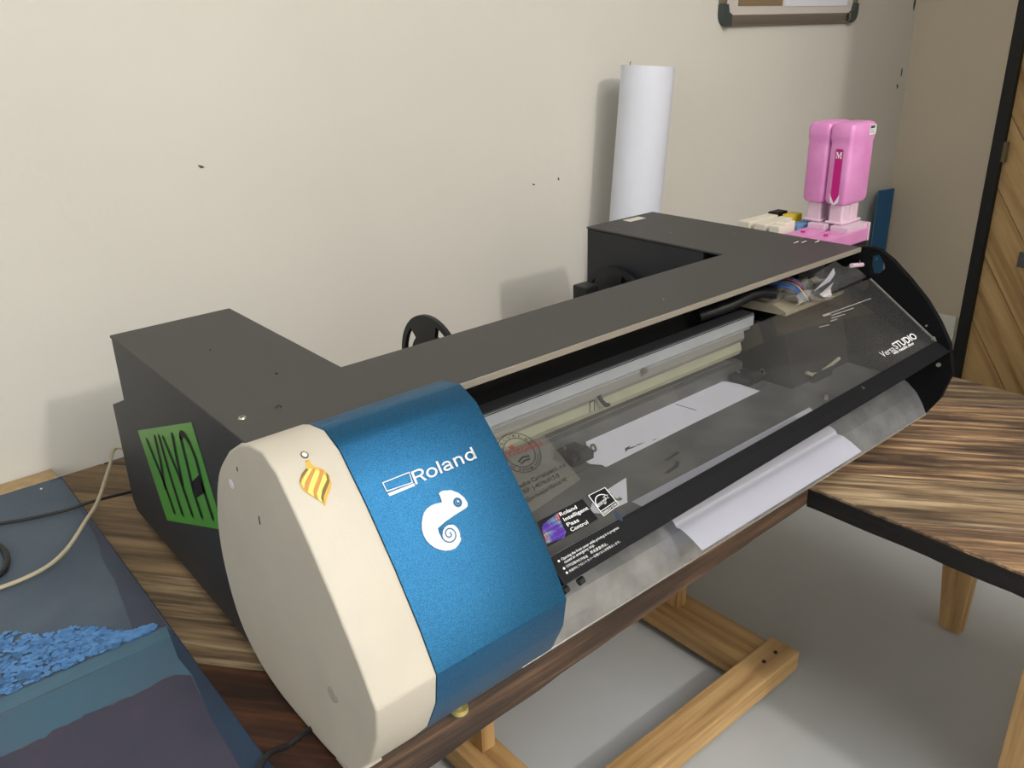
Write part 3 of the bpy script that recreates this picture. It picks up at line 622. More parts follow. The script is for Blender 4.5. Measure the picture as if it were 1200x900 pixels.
Lt += [rb(2.21, .10, 2.21+SWD, .52), [(2.21, .12), (2.345, .14), (2.40, 0), (2.28, 0)]]+bowl(2.06, .47, .285, .275, 0, 165)+bowl(2.07, .215, .285, .225, 60, 320)+[[(2.20, .40), (2.34, .45), (2.34, .33), (2.16, .31)]]   # a
Lt += [rb(2.53, 0, 2.53+SWD, .73), rb(2.96, 0, 2.96+SWD, .46)]+bowl(2.8125, .46, .2825, .28, 0, 150)  # n
Lt += [rb(3.76, 0, 3.76+SWD, 1)]+bowl(3.57, .365, .325, .375)                                   # d
bl, br, tr, tl = [Vector(q) for q in D['roland']]
mapped = []
for lp in Lt:
    o_ = []
    for x_, y_ in lp:
        u, t = x_/3.90, y_
        q = bl*(1-u)*(1-t)+br*u*(1-t)+tl*(1-u)*t+tr*u*t; o_.append((q.x, q.y))
    mapped.append(o_)
obj('lettering', flat_map(mapped, SBb, LO, CUTS), 'logo_silver', parent=bc)
ch = [tuple(Vector((p[0], p[1]))) for p in D['cham']]
obj('chameleon_logo', flat_map([ch], SBb, LO, CUTS), 'logo_silver', parent=bc, label='silver chameleon emblem')
e0, ex, ey = D['eye']; r_ = .0042
obj('chameleon_eye', flat_map(annulus(e0, .0022, .0042), SBb, LO+.0002, CUTS), 'cover_blue_plain', parent=bc)
obj('chameleon_eye', flat_map([circle2(e0, .0020, .0020)], SBb, LO+.0002, CUTS), 'cover_blue_plain', parent=bc)
obj('chameleon_eye', flat_map([circle2((e0[0]+.0006, e0[1]-.0006), .0009, .0009)], SBb, LO+.0004, CUTS), 'print_white', parent=bc)
s0, sx, sy = D['spiral']; sp = []
for i in range(44):
    t = i/43; a = -1.2+t*4.6*math.pi; r = .0009+.0098*t**1.15
    sp.append((s0[0]+r*math.cos(a), s0[1]+r*math.sin(a)))
quads = []
for i in range(43):
    a, b = Vector(sp[i]), Vector(sp[i+1]); d = (b-a).normalized(); n = Vector((-d.y, d.x))*.00055
    quads.append([tuple(a+n), tuple(b+n), tuple(b-n), tuple(a-n)])
obj('chameleon_spiral', flat_map(quads, SBb, LO+.0002, None), 'cover_blue_plain', parent=bc)

# right end plate with real holes
pts = [(-.205, .278), (-.230, .2815), (-.2591, .2855), (-.2724, .2837), (-.2936, .2719), (-.3224, .2492), (-.3512, .2232), (-.3738, .1963), (-.3928, .1668), (-.4037, .1261), (-.3929, .0825), (-.3684, .0397), (-.350, .018), (-.30, .008), (-.19, .008), (-.19, .27)]
holes = [circle2((-.2437, .2595), .0040, .0040, 20), [(-.2599, .2706), (-.2735, .2767), (-.2829, .2656), (-.2853, .2583), (-.2777, .2479), (-.2648, .2454), (-.2604, .2577)], circle2((-.256, .2575), .0011, .0011, 10), circle2((-.262, .2800), .0011, .0011, 10)]
P3 = [[Vector((y, z, 0)) for y, z in lp] for lp in [pts]+holes]
flat = [v for lp in P3 for v in lp]; bm = bmesh.new(); X0p, X1p = .958, .968
Fv = [bm.verts.new((X0p, v.x, v.y)) for v in flat]; Bv = [bm.verts.new((X1p, v.x, v.y)) for v in flat]
for tri in tessellate_polygon(P3):
    try: bm.faces.new([Fv[i] for i in tri]); bm.faces.new([Bv[i] for i in reversed(tri)])
    except ValueError: pass
k = 0
for lp in P3:
    n = len(lp)
    for i in range(n): bm.faces.new([Fv[k+i], Bv[k+i], Bv[k+(i+1) % n], Fv[k+(i+1) % n]])
    k += n
plate = obj('end_plate', bm, 'plate_black', parent=pr, label='black D-shaped end plate with holes')
for (y, z, r) in ((-.358, .1872, .0014), (-.3704, .1708, .0030), (-.3838, .1339, .0034)):
    obj('screw', cyl(bmesh.new(), (X0p, y, z), (X0p-.003, y, z), r, r*.8, n=14), 'screw_steel', parent=plate, smooth=True)

# inside: guide rail, strips, bed
obj('guide_rail', xprism([(-.152, .176), (-.152, .2), (-.176, .2), (-.176, .183), (-.171, .181), (-.171, .176)], .17, .80), 'rail_steel', parent=pr, bevel=.0006, seg=1)
obj('rail_top_strip', B((.17, -.1745, .2001), (.80, -.153, .2022)), 'rail_dark', parent=pr)
obj('rail_groove', B((.17, -.1767, .1990), (.80, -.1758, .1998)), 'inner_black', parent=pr)
obj('lower_rail', xprism([(-.150, .160), (-.150, .176), (-.1705, .176), (-.1725, .166), (-.170, .160)], .17, .785), 'rail_grey', parent=pr, bevel=.0005, seg=1)
obj('wiper_strip', xprism([(-.140, .140), (-.150, .1598), (-.168, .1596), (-.1715, .148), (-.168, .140)], .17, .782), 'strip_yellow', parent=pr, bevel=.0005, seg=1)
bed = obj('print_bed', xprism([(-.132, .030), (-.132, .1195), (-.150, .121), (-.160, .1195), (-.162, .0985), (-.178, .0985), (-.180, .1000), (-.318, .1000), (-.322, .030)], .17, .9575), 'bed_metal', parent=pr, bevel=.0006, seg=1)
obj('bed_ledge', xprism([(-.133, .1198), (-.151, .1213), (-.151, .1222), (-.133, .1208)], .17, .785), 'rail_grey', parent=bed)
fr = [(-.316, .0300), (-.316, .1003), (-.332, .1010), (-.345, .0945), (-.360, .083), (-.371, .068), (-.3785, .0545), (-.3765, .0535), (-.365, .0700), (-.35, .030)]
obj('bed_apron', xprism(fr, .165, .9575), 'bed_front_metal', parent=pr, smooth=False)
obj('apron_edge', B((.165, -.3795, .0532), (.9572, -.3782, .0556)), 'metal_edge', parent=pr)
obj('bed_slot', B((.20, -.212, .1001), (.79, -.2105, .1004)), 'bed_groove', parent=bed)
# pinch rollers on the bed: left and right
def pinch(x):
    bm = B((x, -.20, .1002), (x+.036, -.165, .112)); cyl(bm, (x+.008, -.196, .113), (x+.028, -.196, .113), .0075, n=16)
    o = obj('pinch_roller', bm, 'black_block', parent=pr, bevel=.001, seg=1)
    obj('spring', ring(bmesh.new(), (x+.0375, -.196, .113), (1, 0, 0), .003, .0055, .002, 16), 'screw_steel', parent=o)
    obj('screw', cyl(bmesh.new(), (x+.012, -.172, .112), (x+.012, -.172, .1145), .0022, n=10), 'screw_steel', parent=o)
pinch(.405); pinch(.765)
# little clip and bracket on the wiper strip
obj('cable_clip', tube(bmesh.new(), [(.475, -.174, .168), (.4765, -.178, .161), (.481, -.181, .155), (.487, -.180, .153)], .0028, 8), 'plastic_black', parent=pr)
bm = B((.4575, -.1755, .150), (.4583, -.1747, .165)); box(bm, (.4655, -.1755, .150), (.4663, -.1747, .165)); box(bm, (.4575, -.1755, .1642), (.4663, -.1747, .165))
obj('wire_bracket', bm, 'screw_dark', parent=pr)
obj('screw', cyl(bmesh.new(), (.56, -.1715, .178), (.56, -.179, .178), .0042, .003, n=14), 'screw_steel', parent=pr, smooth=True)
# right-hand maintenance well
well = obj('maintenance_unit', xprism([(-.133, .098), (-.133, .182), (-.180, .190), (-.214, .186), (-.2266, .180), (-.243, .135), (-.249, .1000)], .803, .9565), 'black_block', parent=pr, bevel=.002)
obj('wiper_arm', B((.835, -.236, .135), (.925, -.228, .142)), 'cart_grey', parent=well)
obj('tray_lip', tube(bmesh.new(), [(.835, -.250, .118), (.85, -.254, .112), (.88, -.254, .112), (.925, -.250, .116)], .0028, 6), 'strip_yellow', parent=well)
obj('cap_block', B((.845, -.258, .1), (.895, -.252, .114)), 'plastic_black', parent=well)
obj('screw', cyl(bmesh.new(), (.806, -.300, .1), (.806, -.300, .106), .0035, .0025, n=12), 'screw_steel', parent=pr, smooth=True)
# ink head carriage parts: cables, clear bag, tag
obj('upper_shelf', xprism([(-.132, .205), (-.132, .216), (-.205, .222), (-.228, .214), (-.228, .208)], .80, .9565), 'tip_tray', parent=pr, bevel=.0008, seg=1)
for k, (mm, dz) in enumerate((('wire_blue', 0), ('wire_blue', .003), ('wire_blue', .006), ('wire_yellow', .0025), ('wire_red', .008), ('wire_blue', .009))):
    obj('wire', tube(bmesh.new(), [(.790+.006*k, -.165, .235+dz), (.803+.005*k, -.200, .246+dz), (.815+.004*k, -.222, .245+dz*.6), (.828+.003*k, -.232, .232), (.842+.002*k, -.232, .222)], .0016, 6), mm, parent=pr, smooth=True)
obj('cable_loom', tube(bmesh.new(), [(.70, -.15, .215), (.745, -.17, .225), (.785, -.185, .238), (.80, -.21, .24)], .009, 10), 'plastic_black', parent=pr, smooth=True)
bm = bmesh.new()   # crumpled clear bag
gx, gy = 10, 7; V = [[bm.verts.new((.812+.11*i/gx, -.236-.010*math.sin(i*1.1+j)+.045*j/gy, .222+.020*math.sin(j*.9+i*.7)*(.6)+.012*random.random()*(1 if 0 < i < gx else .3))) for i in range(gx+1)] for j in range(gy+1)]
for j in range(gy):
    for i in range(gx): bm.faces.new([V[j][i], V[j][i+1], V[j+1][i+1], V[j+1][i]])
obj('plastic_bag', bm, 'bag_clear', parent=pr)
prt = bmesh.new(); prism(prt, [(.848, -.240, .238), (.868, -.246, .254), (.884, -.246, .266), (.893, -.244, .256), (.886, -.243, .246)], (.0, .0006, 0)); obj('paper_tag', prt, 'paper_white', parent=pr)
prt = bmesh.new(); prism(prt, [(.855, -.245, .232), (.888, -.248, .246), (.902, -.244, .236), (.884, -.247, .223), (.866, -.247, .226)], (.0, .0006, 0)); obj('paper_tag', prt, 'label_white', parent=pr)
obj('carriage_bracket', xprism([(-.215, .236), (-.245, .250), (-.254, .246), (-.256, .2315), (-.225, .218)], .885, .9560), 'inner_black', parent=pr, bevel=.0012)
obj('hinge_pin', cyl(bmesh.new(), (.925, -.2505, .2625), (.957, -.2505, .2575), .0034, n=14), 'neck_clear_pink', parent=pr, smooth=True)

# clear front cover + black bar
TL, TR, BL, BR = [Vector(q) for q in ((.17, -.262, .235), (.955, -.267, .24), (.17, -.377, .154), (.952, -.377, .170))]
BL2, BR2 = Vector((.17, -.398, .137)), Vector((.957, -.3965, .158))
def SG(a, b, off):
    p_ = TL*(1-a)*(1-b)+TR*a*(1-b)+BL*(1-a)*b+BR*a*b
    return p_+Vector((0, -.575, .818))*off
def SK(a, b, off):
    p_ = BL*(1-a)*(1-b)+BR*a*(1-b)+BL2*(1-a)*b+BR2*a*b
    return p_+Vector((0, -.66, .75))*off
def slab4(q, t):
    n = (Vector(q[1])-Vector(q[0])).cross(Vector(q[3])-Vector(q[0])).normalized()*t
    bm = bmesh.new(); a = [bm.verts.new(v) for v in q]; b = [bm.verts.new(Vector(v)+n) for v in q]
    bm.faces.new(a); bm.faces.new(b[::-1])
    for i in range(4): bm.faces.new([a[i], b[i], b[(i+1) % 4], a[(i+1) % 4]])
    return bm
A0 = .040
cov = obj('clear_cover', slab4([SG(A0, 0, 0), TR, BR, SG(A0, 1, 0)], .0022), 'cover_clear', parent=pr, label='hinged transparent front cover')
bmx = slab4([TR+Vector((.0006, 0, 0)), TR+Vector((.0018, 0, 0)), BR+Vector((.0018, 0, 0)), BR+Vector((.0006, 0, 0))], .0024)
obj('cover_rim', bmx, 'rail_grey', parent=cov)
obj('cover_hinge', prism(bmesh.new(), [(.815, -.262, .238), (.828, -.250, .268), (.885, -.248, .276), (.905, -.250, .263), (.935, -.250, .260), (.953, -.262, .242)], (0, .0012, .0009)), 'cover_clear', parent=cov)
bmb = slab4([SK(A0, 0, 0), SK(1, 0, 0), SK(1, 1, 0), SK(A0, 1, 0)], .006)
bar = obj('cover_bar', bmb, 'bar_black', parent=pr, bevel=.0008, seg=2, label='black handle bar of the cover')
bml = B((.2, -.3975, .1285), (.95, -.3885, .1335)); 
obj('bar_lip', slab4([BL2+Vector((.034, .006, -.001)), BR2+Vector((-.003, .006, -.001)), BR2+Vector((-.003, .008, -.006)), BL2+Vector((.034, .008, -.006))], .002), 'rail_dark', parent=cov)
for x in (.212, .232): obj('bumper', cyl(bmesh.new(), (x, -.385, .118), (x+.006, -.385, .119), .0036, n=12), 'plastic_black', parent=cov)
for q in D['glassmark']:
    obj('bar_mark', flat_map([circle2(q, .0035, .22, 16)], SK, .0003), 'rail_dark' if q[0] > .5 else 'panel_navy', parent=bar)
GW, GH, KH = .7835, .1410, .027
SCG, SCK = (GW, GH), (GW, KH)
# transfer card, labels on the cover
card = obj('clear_sticker', flat_map([D['card']], SG, .0006), 'card_clear', parent=pr, label='transparent printed sticker with a round school emblem')
c0_, cxr, cyt = D['circ']; R1 = abs(cxr[0]-c0_[0])*GW
bm = flat_map(annulus(c0_, R1*.985, R1*1.02, GW, GH)+annulus(c0_, R1*.72, R1*.755, GW, GH), SG, .0010)
obj('emblem_rings', bm, 'print_dark', parent=card)
def arc_text(s, c, r, a0, a1, h, fn, off, m, parent, sc_):
    bm = bmesh.new()
    for i, chh in enumerate(s):
        if chh == ' ': continue
        a = a0+(a1-a0)*i/(len(s)-1); da = .5*abs(a1-a0)/(len(s)-1)*.7
        p0 = (c[0]+r*math.cos(a-da*math.copysign(1, a1-a0))/sc_[0], c[1]+r*math.sin(a-da*math.copysign(1, a1-a0))/sc_[1]); p1 = (c[0]+r*math.cos(a+da*math.copysign(1, a1-a0))/sc_[0], c[1]+r*math.sin(a+da*math.copysign(1, a1-a0))/sc_[1])
        text_on(chh, p0, p1, fn, sc_, off, height=h, into=bm)
    return obj('lettering', bm, m, parent=parent)
arc_text('*ESCUELA*', c0_, R1*.80, math.radians(-165), math.radians(-15), R1*.13, SG, .0010, 'print_dark', card, SCG)
arc_text('DE PARRILLEROS', c0_, R1*.94, math.radians(150), math.radians(30), R1*.13, SG, .0010, 'print_dark', card, SCG)
ven = D['ven']
obj('lettering', text_on('Venezolana', ven[0], ven[1], SG, SCG, .0010, aspect=1.05, bold=.0, shear=.35), 'print_red', parent=card)
fl = [[(c0_[0]+(x*R1)/GW, c0_[1]+(y*R1)/GH) for x, y in pl] for pl in ([(-.28, -.28), (-.36, -.46), (-.25, -.38), (-.18, -.52), (-.12, -.38), (-.02, -.44), (-.08, -.28)], [(-.35, .34), (0, .22), (.35, .30), (.30, .38), (0, .30), (-.3, .42)], [(-.3, .48), (0, .40), (.3, .44), (.25, .5), (0, .47), (-.26, .55)])]
obj('flame_mark', flat_map(fl[:1], SG, .0010), 'print_red', parent=card)
obj('grill_mark', flat_map(fl[1:], SG, .0010), 'print_dark', parent=card)
for s, k_, asp in (('nados Carrasquero, c.a', 'c1', 1.0), ('RIF: J-40741017-0', 'c2', 1.0), ('@somosparrilleros.VE', 'c3', .95)):
    obj('lettering', text_on(s, D[k_][0], D[k_][1], SG, SCG, .0010, aspect=asp, bold=.012), 'print_dark', parent=card)
# black four line label
lab = obj('label', flat_map([D['ripc']], SG, .0004), 'label_black', parent=pr, label='black label with purple foil picture')
obj('foil_picture', flat_map([D['holo']], SG, .0007), 'holo_foil', parent=lab)
for s, k_ in (('Roland', 't1'), ('Intelligent', 't2'), ('Pass', 't3'), ('Control', 't4')):
    obj('lettering', text_on(s, D[k_][0], D[k_][1], SG, SCG, .0008, bold=.015, height=.0038), 'print_white', parent=lab)
# energy star label
Q = [Vector(q) for q in D['estar']]
def SE(u, v, off):
    q = Q[0]*(1-u)*(1-v)+Q[1]*u*(1-v)+Q[2]*u*v+Q[3]*(1-u)*v
    return SG(q.x, q.y, off)
es = obj('label', flat_map([[(0, 0), (1, 0), (1, 1), (0, 1)]], SE, .0004), 'label_black', parent=pr, label='small square energy label with a star')
fr4 = lambda a, b, c, d, t, ty: [[(a, b), (c, b), (c, b+ty), (a, b+ty)], [(a, d-ty), (c, d-ty), (c, d), (a, d)], [(a, b), (a+t, b), (a+t, d), (a, d)], [(c-t, b), (c, b), (c, d), (c-t, d)]]
arcq = []
for i in range(16):
    a, b = math.radians(175+i*9.7), math.radians(175+(i+1)*9.7)
    arcq.append([(.45+r*math.cos(t)*1.0, .56+r*math.sin(t)*.95) for r, t in ((.36, a), (.40, a), (.40, b), (.36, b))])
star = [(.70+.17*(1 if i % 2 == 0 else .42)*math.sin(i*math.pi/5), .40-.15*(1 if i % 2 == 0 else .42)*math.cos(i*math.pi/5)) for i in range(10)]
star_in = [(.70+.11*(1 if i % 2 == 0 else .42)*math.sin(i*math.pi/5), .40-.10*(1 if i % 2 == 0 else .42)*math.cos(i*math.pi/5)) for i in range(10)]
obj('label_print', flat_map(fr4(.02, .02, .98, .98, .035, .025)+[[(.02, .755), (.98, .755), (.98, .78), (.02, .78)]]+arcq+[star], SE, .0007), 'print_white', parent=es)
obj('label_print', flat_map([star_in], SE, .0009), 'label_black', parent=es)
obj('lettering', text_on('ENERGY STAR', (.09, .925), (.91, .925), SE, (1, 1), .0008, height=.10, bold=.01), 'print_white', parent=es)
obj('lettering', text_on('energy', (.10, .60), (.62, .56), SE, (1, 1), .0008, height=.20, shear=.4, bold=.0), 'print_white', parent=es)
# warning label on the bar
wl = D['wrect']
wlab = obj('label', flat_map([wl], SK, .0004), 'label_black', parent=pr, label='black warning label with white text')
SC2 = SCK
rim = [stroke([wl[0], wl[1]], .0006), ]
for s, k_, hh in (('Opening the front cover while printing is in progress', 'w1', 1.0), ('causes an emergency stop.', 'w2', 1.0), ('打印过程中打开前盖', 'w3', .9), ('将会紧急停止。', 'w3b', .9), ('作画中にフロントカバーを開けると非常停止します。', 'w4', .9)):
    A_, B_ = [Vector(q) for q in D[k_]]
    obj('lettering', text_on(s, tuple(A_), tuple(B_), SK, SCK, .0008, aspect=hh*1.05, bold=.004), 'print_white', parent=wlab)
for q in D['wb']: obj('bullet', flat_map([[(q[0]+.0012*math.cos(t)/GW, q[1]+.0012*math.sin(t)/KH) for t in [i*math.pi/6 for i in range(12)]]], SK, .0008), 'print_white', parent=wlab)
# VersaSTUDIO and the tiny label at right
v0, v1, v2, v3 = D['versa']
obj('lettering', text_on('Versa', v0, v1, SG, SCG, .0006, bold=.008, aspect=.9), 'print_white', parent=cov)
obj('lettering', text_on('STUDIO', v2, v3, SG, SCG, .0006, bold=.02, aspect=.90), 'print_white', parent=cov)
obj('lettering', text_on('with metallic silver', D['vsub'][0], D['vsub'][1], SG, SCG, .0006, bold=.02, aspect=.95), 'print_white', parent=cov)
bm = bmesh.new()
for i, l in enumerate(D['lab']):
    (a0, b0), (a1, b1) = l; w_ = .012 if i == 0 else .005
    me = bpy.data.meshes.new('t'); f_ = flat_map([[(a0, b0-w_), (a1, b1-w_), (a1, b1+w_), (a0, b0+w_)]], SG, .0006); f_.to_mesh(me); f_.free(); bm.from_mesh(me); bpy.data.meshes.remove(me)
obj('label_print', bm, 'rail_grey', parent=cov)

# green sticker on the left side
def SS(y, z, off): return Vector((BX+.001-off, y, z))
gs = obj('side_sticker', flat_map([D['green']], SS, .0004), 'sticker_green', parent=pr, label='green rectangular sticker with stretched black letters')
bm = flat_map([stroke([tuple(q) for q in catmull([(a, b, 0) for a, b in s], 4)] if False else s, .0080) for s in D['viva']]+[D['vivabar']], SS, .0008)
obj('lettering', bm, 'label_black', parent=gs)

# media flanges behind
def flange(x, cy_, cz_, r, rot=0):
    loops = [circle2((cy_, cz_), r, r, 48), circle2((cy_, cz_), .012, .012, 16)]
    for k in range(3):
        a0 = rot+k*2*math.pi/3; lp = []
        for i in range(9): a = a0+i*1.05/8; lp.append((cy_+(r-.009)*math.cos(a), cz_+(r-.009)*math.sin(a)))
        for i in range(9): a = a0+1.05-i*1.05/8; lp.append((cy_+(r-.026)*math.cos(a), cz_+(r-.026)*math.sin(a)))
        loops.append(lp)
    PP = [[Vector((y, z, 0)) for y, z in lp] for lp in loops]; fl_ = [v for lp in PP for v in lp]; bm = bmesh.new()
    A = [bm.verts.new((x, v.x, v.y)) for v in fl_]; Bq = [bm.verts.new((x+.006, v.x, v.y)) for v in fl_]
    for tri in tessellate_polygon(PP):
        try: bm.faces.new([A[i] for i in tri]); bm.faces.new([Bq[i] for i in reversed(tri)])
        except ValueError: pass
    k = 0
    for lp in PP:
        n = len(lp)
        for i in range(n): bm.faces.new([A[k+i], Bq[k+i], Bq[k+(i+1) % n], A[k+(i+1) % n]])
        k += n
    obj('media_flange', bm, 'plastic_black', parent=pr)
flange(.398, .085, .155, .076, 1.85)
flange(.766, .075, .157, .074, 1.85)
obj('flange_holder', B((.712, .085, .06), (.742, .118, .205)), 'plastic_black', parent=pr, bevel=.003)
obj('roller_bar', cyl(bmesh.new(), (X1, .07, .165), (X2, .07, .165), .0075, n=16), 'plastic_black', parent=pr, smooth=True)
# ink tray on the right side of the printer
obj('ink_tray', B((XE, -.188, .250), (1.086, -.02, .262)), 'plastic_black', parent=pr, bevel=.001, seg=1)
obj('ink_tray_bracket', B((XE, -.15, .16), (1.05, -.03, .250)), 'powder_black', parent=pr)
# ================================================================ PAPERS
def sheet(name, prof, x0, x1, m, t=.0004, shear=0, origin=None):
    """thin sheet: (y,z) path extruded in x"""
    bm = bmesh.new(); n = len(prof); a, b = [], []
    for y, z in prof:
        dx = shear*(y-prof[0][0]); a.append(bm.verts.new((x0+dx, y, z))); b.append(bm.verts.new((x1+dx, y, z)))
    for i in range(n-1): bm.faces.new([a[i], b[i], b[i+1], a[i+1]])
    r = bmesh.ops.solidify(bm, geom=bm.faces[:], thickness=t)
    return obj(name, bm, m, smooth=True)
sp_ = [tuple(v)[:2] for v in catmull([(-.302, .1010, 0), (-.330, .1025, 0), (-.352, .1050, 0), (-.3625, .1020, 0), (-.3665, .0975, 0), (-.374, .0975, 0), (-.388, .0925, 0), (-.402, .0855, 0)], 5)]
tag(sheet('paper_sheet', sp_, .397, .722, 'paper_white', shear=0.0), 'white paper sheet hanging out over the front edge of the printer', 'paper')
out = [(.4790, -.1600), (.6, -.1595), (.7512, -.1580), (.7535, -.163), (.757, -.1655), (.7585, -.172), (.7625, -.185), (.7620, -.2205), (.60, -.2225), (.4345, -.2265), (.4350, -.2190), (.4262, -.2080), (.4272, -.1938), (.4330, -.1900), (.4390, -.1960), (.4480, -.1910), (.4500, -.1800), (.4640, -.1620)]
ps = thing('paper_sheet', 'white printed-out paper piece with notched ends lying inside on the print bed', 'paper', (.6, -.19, .1012))
obj('sheet', zprism(out, .1012, .1016), 'paper_white', parent=ps)
ink = [[(.480, -.2165), (.487, -.2095), (.498, -.2085), (.492, -.2118), (.507, -.2145), (.494, -.2150), (.488, -.2135)], [(.505, -.2125), (.52, -.2150), (.507, -.2150)], [(.53, -.2175), (.538, -.2185), (.531, -.2190)], [(.638, -.1660), (.6395, -.1660), (.6440, -.1990), (.6425, -.1990)]]
bm = bmesh.new()
for lp in ink: prism(bm, [(x, y, .1016) for x, y in lp], (0, 0, .0002))
obj('ink_mark', bm, 'print_dark', parent=ps)
fp = thing('paper_scrap', 'white paper scrap with green lettering on the bed behind the energy label', 'paper', (.40, -.28, .101))
frl = [(.4330, -.2610), (.3925, -.3000), (.3560, -.2990), (.345, -.286), (.372, -.268)]
obj('scrap', zprism(frl, .1012, .1015), 'paper_white', parent=fp)
def SF(x, y, off): return Vector((x, -y, .1015+off))
obj('lettering', text_on('nt', (.371, .2925), (.394, .2915), SF, (1, 1), .0003, aspect=1.5, bold=.02), 'print_green', parent=fp)
tag(obj('paper_strip', zprism([(.4105, -.3030), (.4160, -.3140), (.7560, -.3140), (.7640, -.3000)], .1003, .1007), 'paper_white'), 'narrow white paper strip along the front of the print bed under the cover', 'paper')
for lp in ([(.50, -.262), (.53, -.258), (.532, -.262), (.505, -.266)], [(.475, -.283), (.50, -.279), (.51, -.273), (.512, -.277), (.50, -.285), (.478, -.287)]):
    obj('ink_stain', zprism(lp, .1000, .1002), 'print_dark', parent=bed)

# ================================================================ PAPER ROLL
rl = thing('paper_roll', 'tall white paper roll standing against the back wall behind the printer', 'roll', (1.092, .342, 0))
ax0, ax1 = Vector((1.092, .342, .001)), Vector((1.136, .337, .524)); dz = (ax1-ax0).normalized(); RR = .0535
bm = ring(bmesh.new(), ax0, dz, RR-.006, RR, (ax1-ax0).length, 56)
obj('paper', bm, 'roll_white', parent=rl, smooth=True)
obj('cardboard_core', ring(bmesh.new(), ax0+dz*.01, dz, RR-.012, RR-.0062, (ax1-ax0).length-.018, 40), 'card_brown', parent=rl, smooth=True)
u = dz.orthogonal().normalized()
obj('loose_edge', tube(bmesh.new(), [ax1+Vector((-.012, .035, -.004)), ax1+Vector((-.014, .036, .006)), ax1+Vector((-.010, .037, .009))], .0007, 5), 'print_dark', parent=rl)

# ================================================================ WHITEBOARD (upper part leaves the frame)
wbd = thing('whiteboard', 'grey framed notice board on the back wall at the top of the picture', 'board', (1.79, WY, .59))
zb, zt = .595, 1.02; xl, xr = 1.497, 2.09
bm = xprism([(WY-.0005, zb-.004), (WY-.014, zb), (WY-.018, zb+.008), (WY-.016, zb+.021), (WY-.0005, zb+.023)], xl+.028, xr-.026)
obj('frame_rail', bm, 'frame_alu', parent=wbd, smooth=True)
obj('frame_rail', B((xl+.028, WY-.016, zt-.023), (xr-.026, WY-.0005, zt)), 'frame_alu', parent=wbd, bevel=.004)
for x in (xl, xr-.015): obj('frame_stile', B((x, WY-.016, zb+.045), (x+.015, WY-.0005, zt-.04)), 'frame_alu', parent=wbd, bevel=.004)
for x, s in ((xl, 1), (xr, -1)):
    for zc, sz in ((zb, 1), (zt, -1)):
        pts_ = []
        for i in range(9):
            a = math.radians(180+90*i/8); pts_.append((x+s*.028+s*math.cos(a)*.028, zc-.003*sz+sz*(.028+math.sin(a)*.028)))
        pts_ = [(x, zc+sz*.045)]+pts_+[(x+s*.031, zc-.003*sz), (x+s*.031, zc+sz*.023), (x+s*.020, zc+sz*.028), (x+s*.0155, zc+sz*.045)]
        bm = bmesh.new(); prism(bm, [(px_, WY-.0005, pz) for px_, pz in pts_], (0, -.0185, 0)); obj('corner_cap', bm, 'corner_plastic', parent=wbd)
obj('backing', B((xl+.012, WY-.008, zb+.02), (xr-.012, WY-.001, zt-.02)), 'frame_inner', parent=wbd)
obj('pinned_sheet', B((1.562, WY-.0095, .636), (1.742, WY-.008, .90)), 'board_brown', parent=wbd)
obj('pinned_sheet', B((1.752, WY-.0095, .634), (2.045, WY-.008, .93)), 'paper_white', parent=wbd)
def SW(x, z, off): return Vector((x, WY-.018-off, -z))
obj('lettering', text_on('B', (2.0335, -.5985), (2.0465, -.5985), SW, (1, 1), .0004, aspect=1.0, bold=.03), 'print_dark', parent=wbd)

# ================================================================ BLUE BRACKET
blx, bly = 2.255, .405
bk = thing('steel_angle', 'blue painted steel angle bar standing in the corner of the room', 'metal bar', (2.33, .42, FZ))
zt_ = .102; T0 = [(2.262, .402), (2.330, .432), (2.400, .412), (2.4005, .4155), (2.330, .4362), (2.2610, .4055)]
holes3 = []
# two flanges, each with slot holes cut out
def flange_plate(p, q, z0, z1, t, cols, r=.006):
    p, q = Vector(p), Vector(q); L_ = (q-p).length; d = (q-p)/L_; n = Vector((-d.y, d.x))*t
    loops = [[(0, z0), (L_, z0), (L_, z1), (0, z1)]]+[circle2((L_*c, z), r, r, 12) for c, z in cols]
    PP = [[Vector((a, b, 0)) for a, b in lp] for lp in loops]; fl_ = [v for lp in PP for v in lp]; bm = bmesh.new()
    f = lambda v, o: (p.x+d.x*v.x+n.x*o, p.y+d.y*v.x+n.y*o, v.y)
    A = [bm.verts.new(f(v, 0)) for v in fl_]; Bq = [bm.verts.new(f(v, 1)) for v in fl_]
    for tri in tessellate_polygon(PP):
        try: bm.faces.new([A[i] for i in tri]); bm.faces.new([Bq[i] for i in reversed(tri)])
        except ValueError: pass
    k = 0
    for lp in PP:
        m_ = len(lp)
        for i in range(m_): bm.faces.new([A[k+i], Bq[k+i], Bq[k+(i+1) % m_], A[k+(i+1) % m_]])
        k += m_
    return bm
obj('flange', flange_plate((2.285, .398), (2.352, .432), FZ, zt_, .003, [(.45, -.052), (.45, -.2), (.45, -.35)]), 'bracket_blue', parent=bk)
obj('flange', flange_plate((2.353, .432), (2.425, .418), FZ, zt_+.001, .003, [(.5, -.12), (.5, -.28)]), 'bracket_blue', parent=bk)

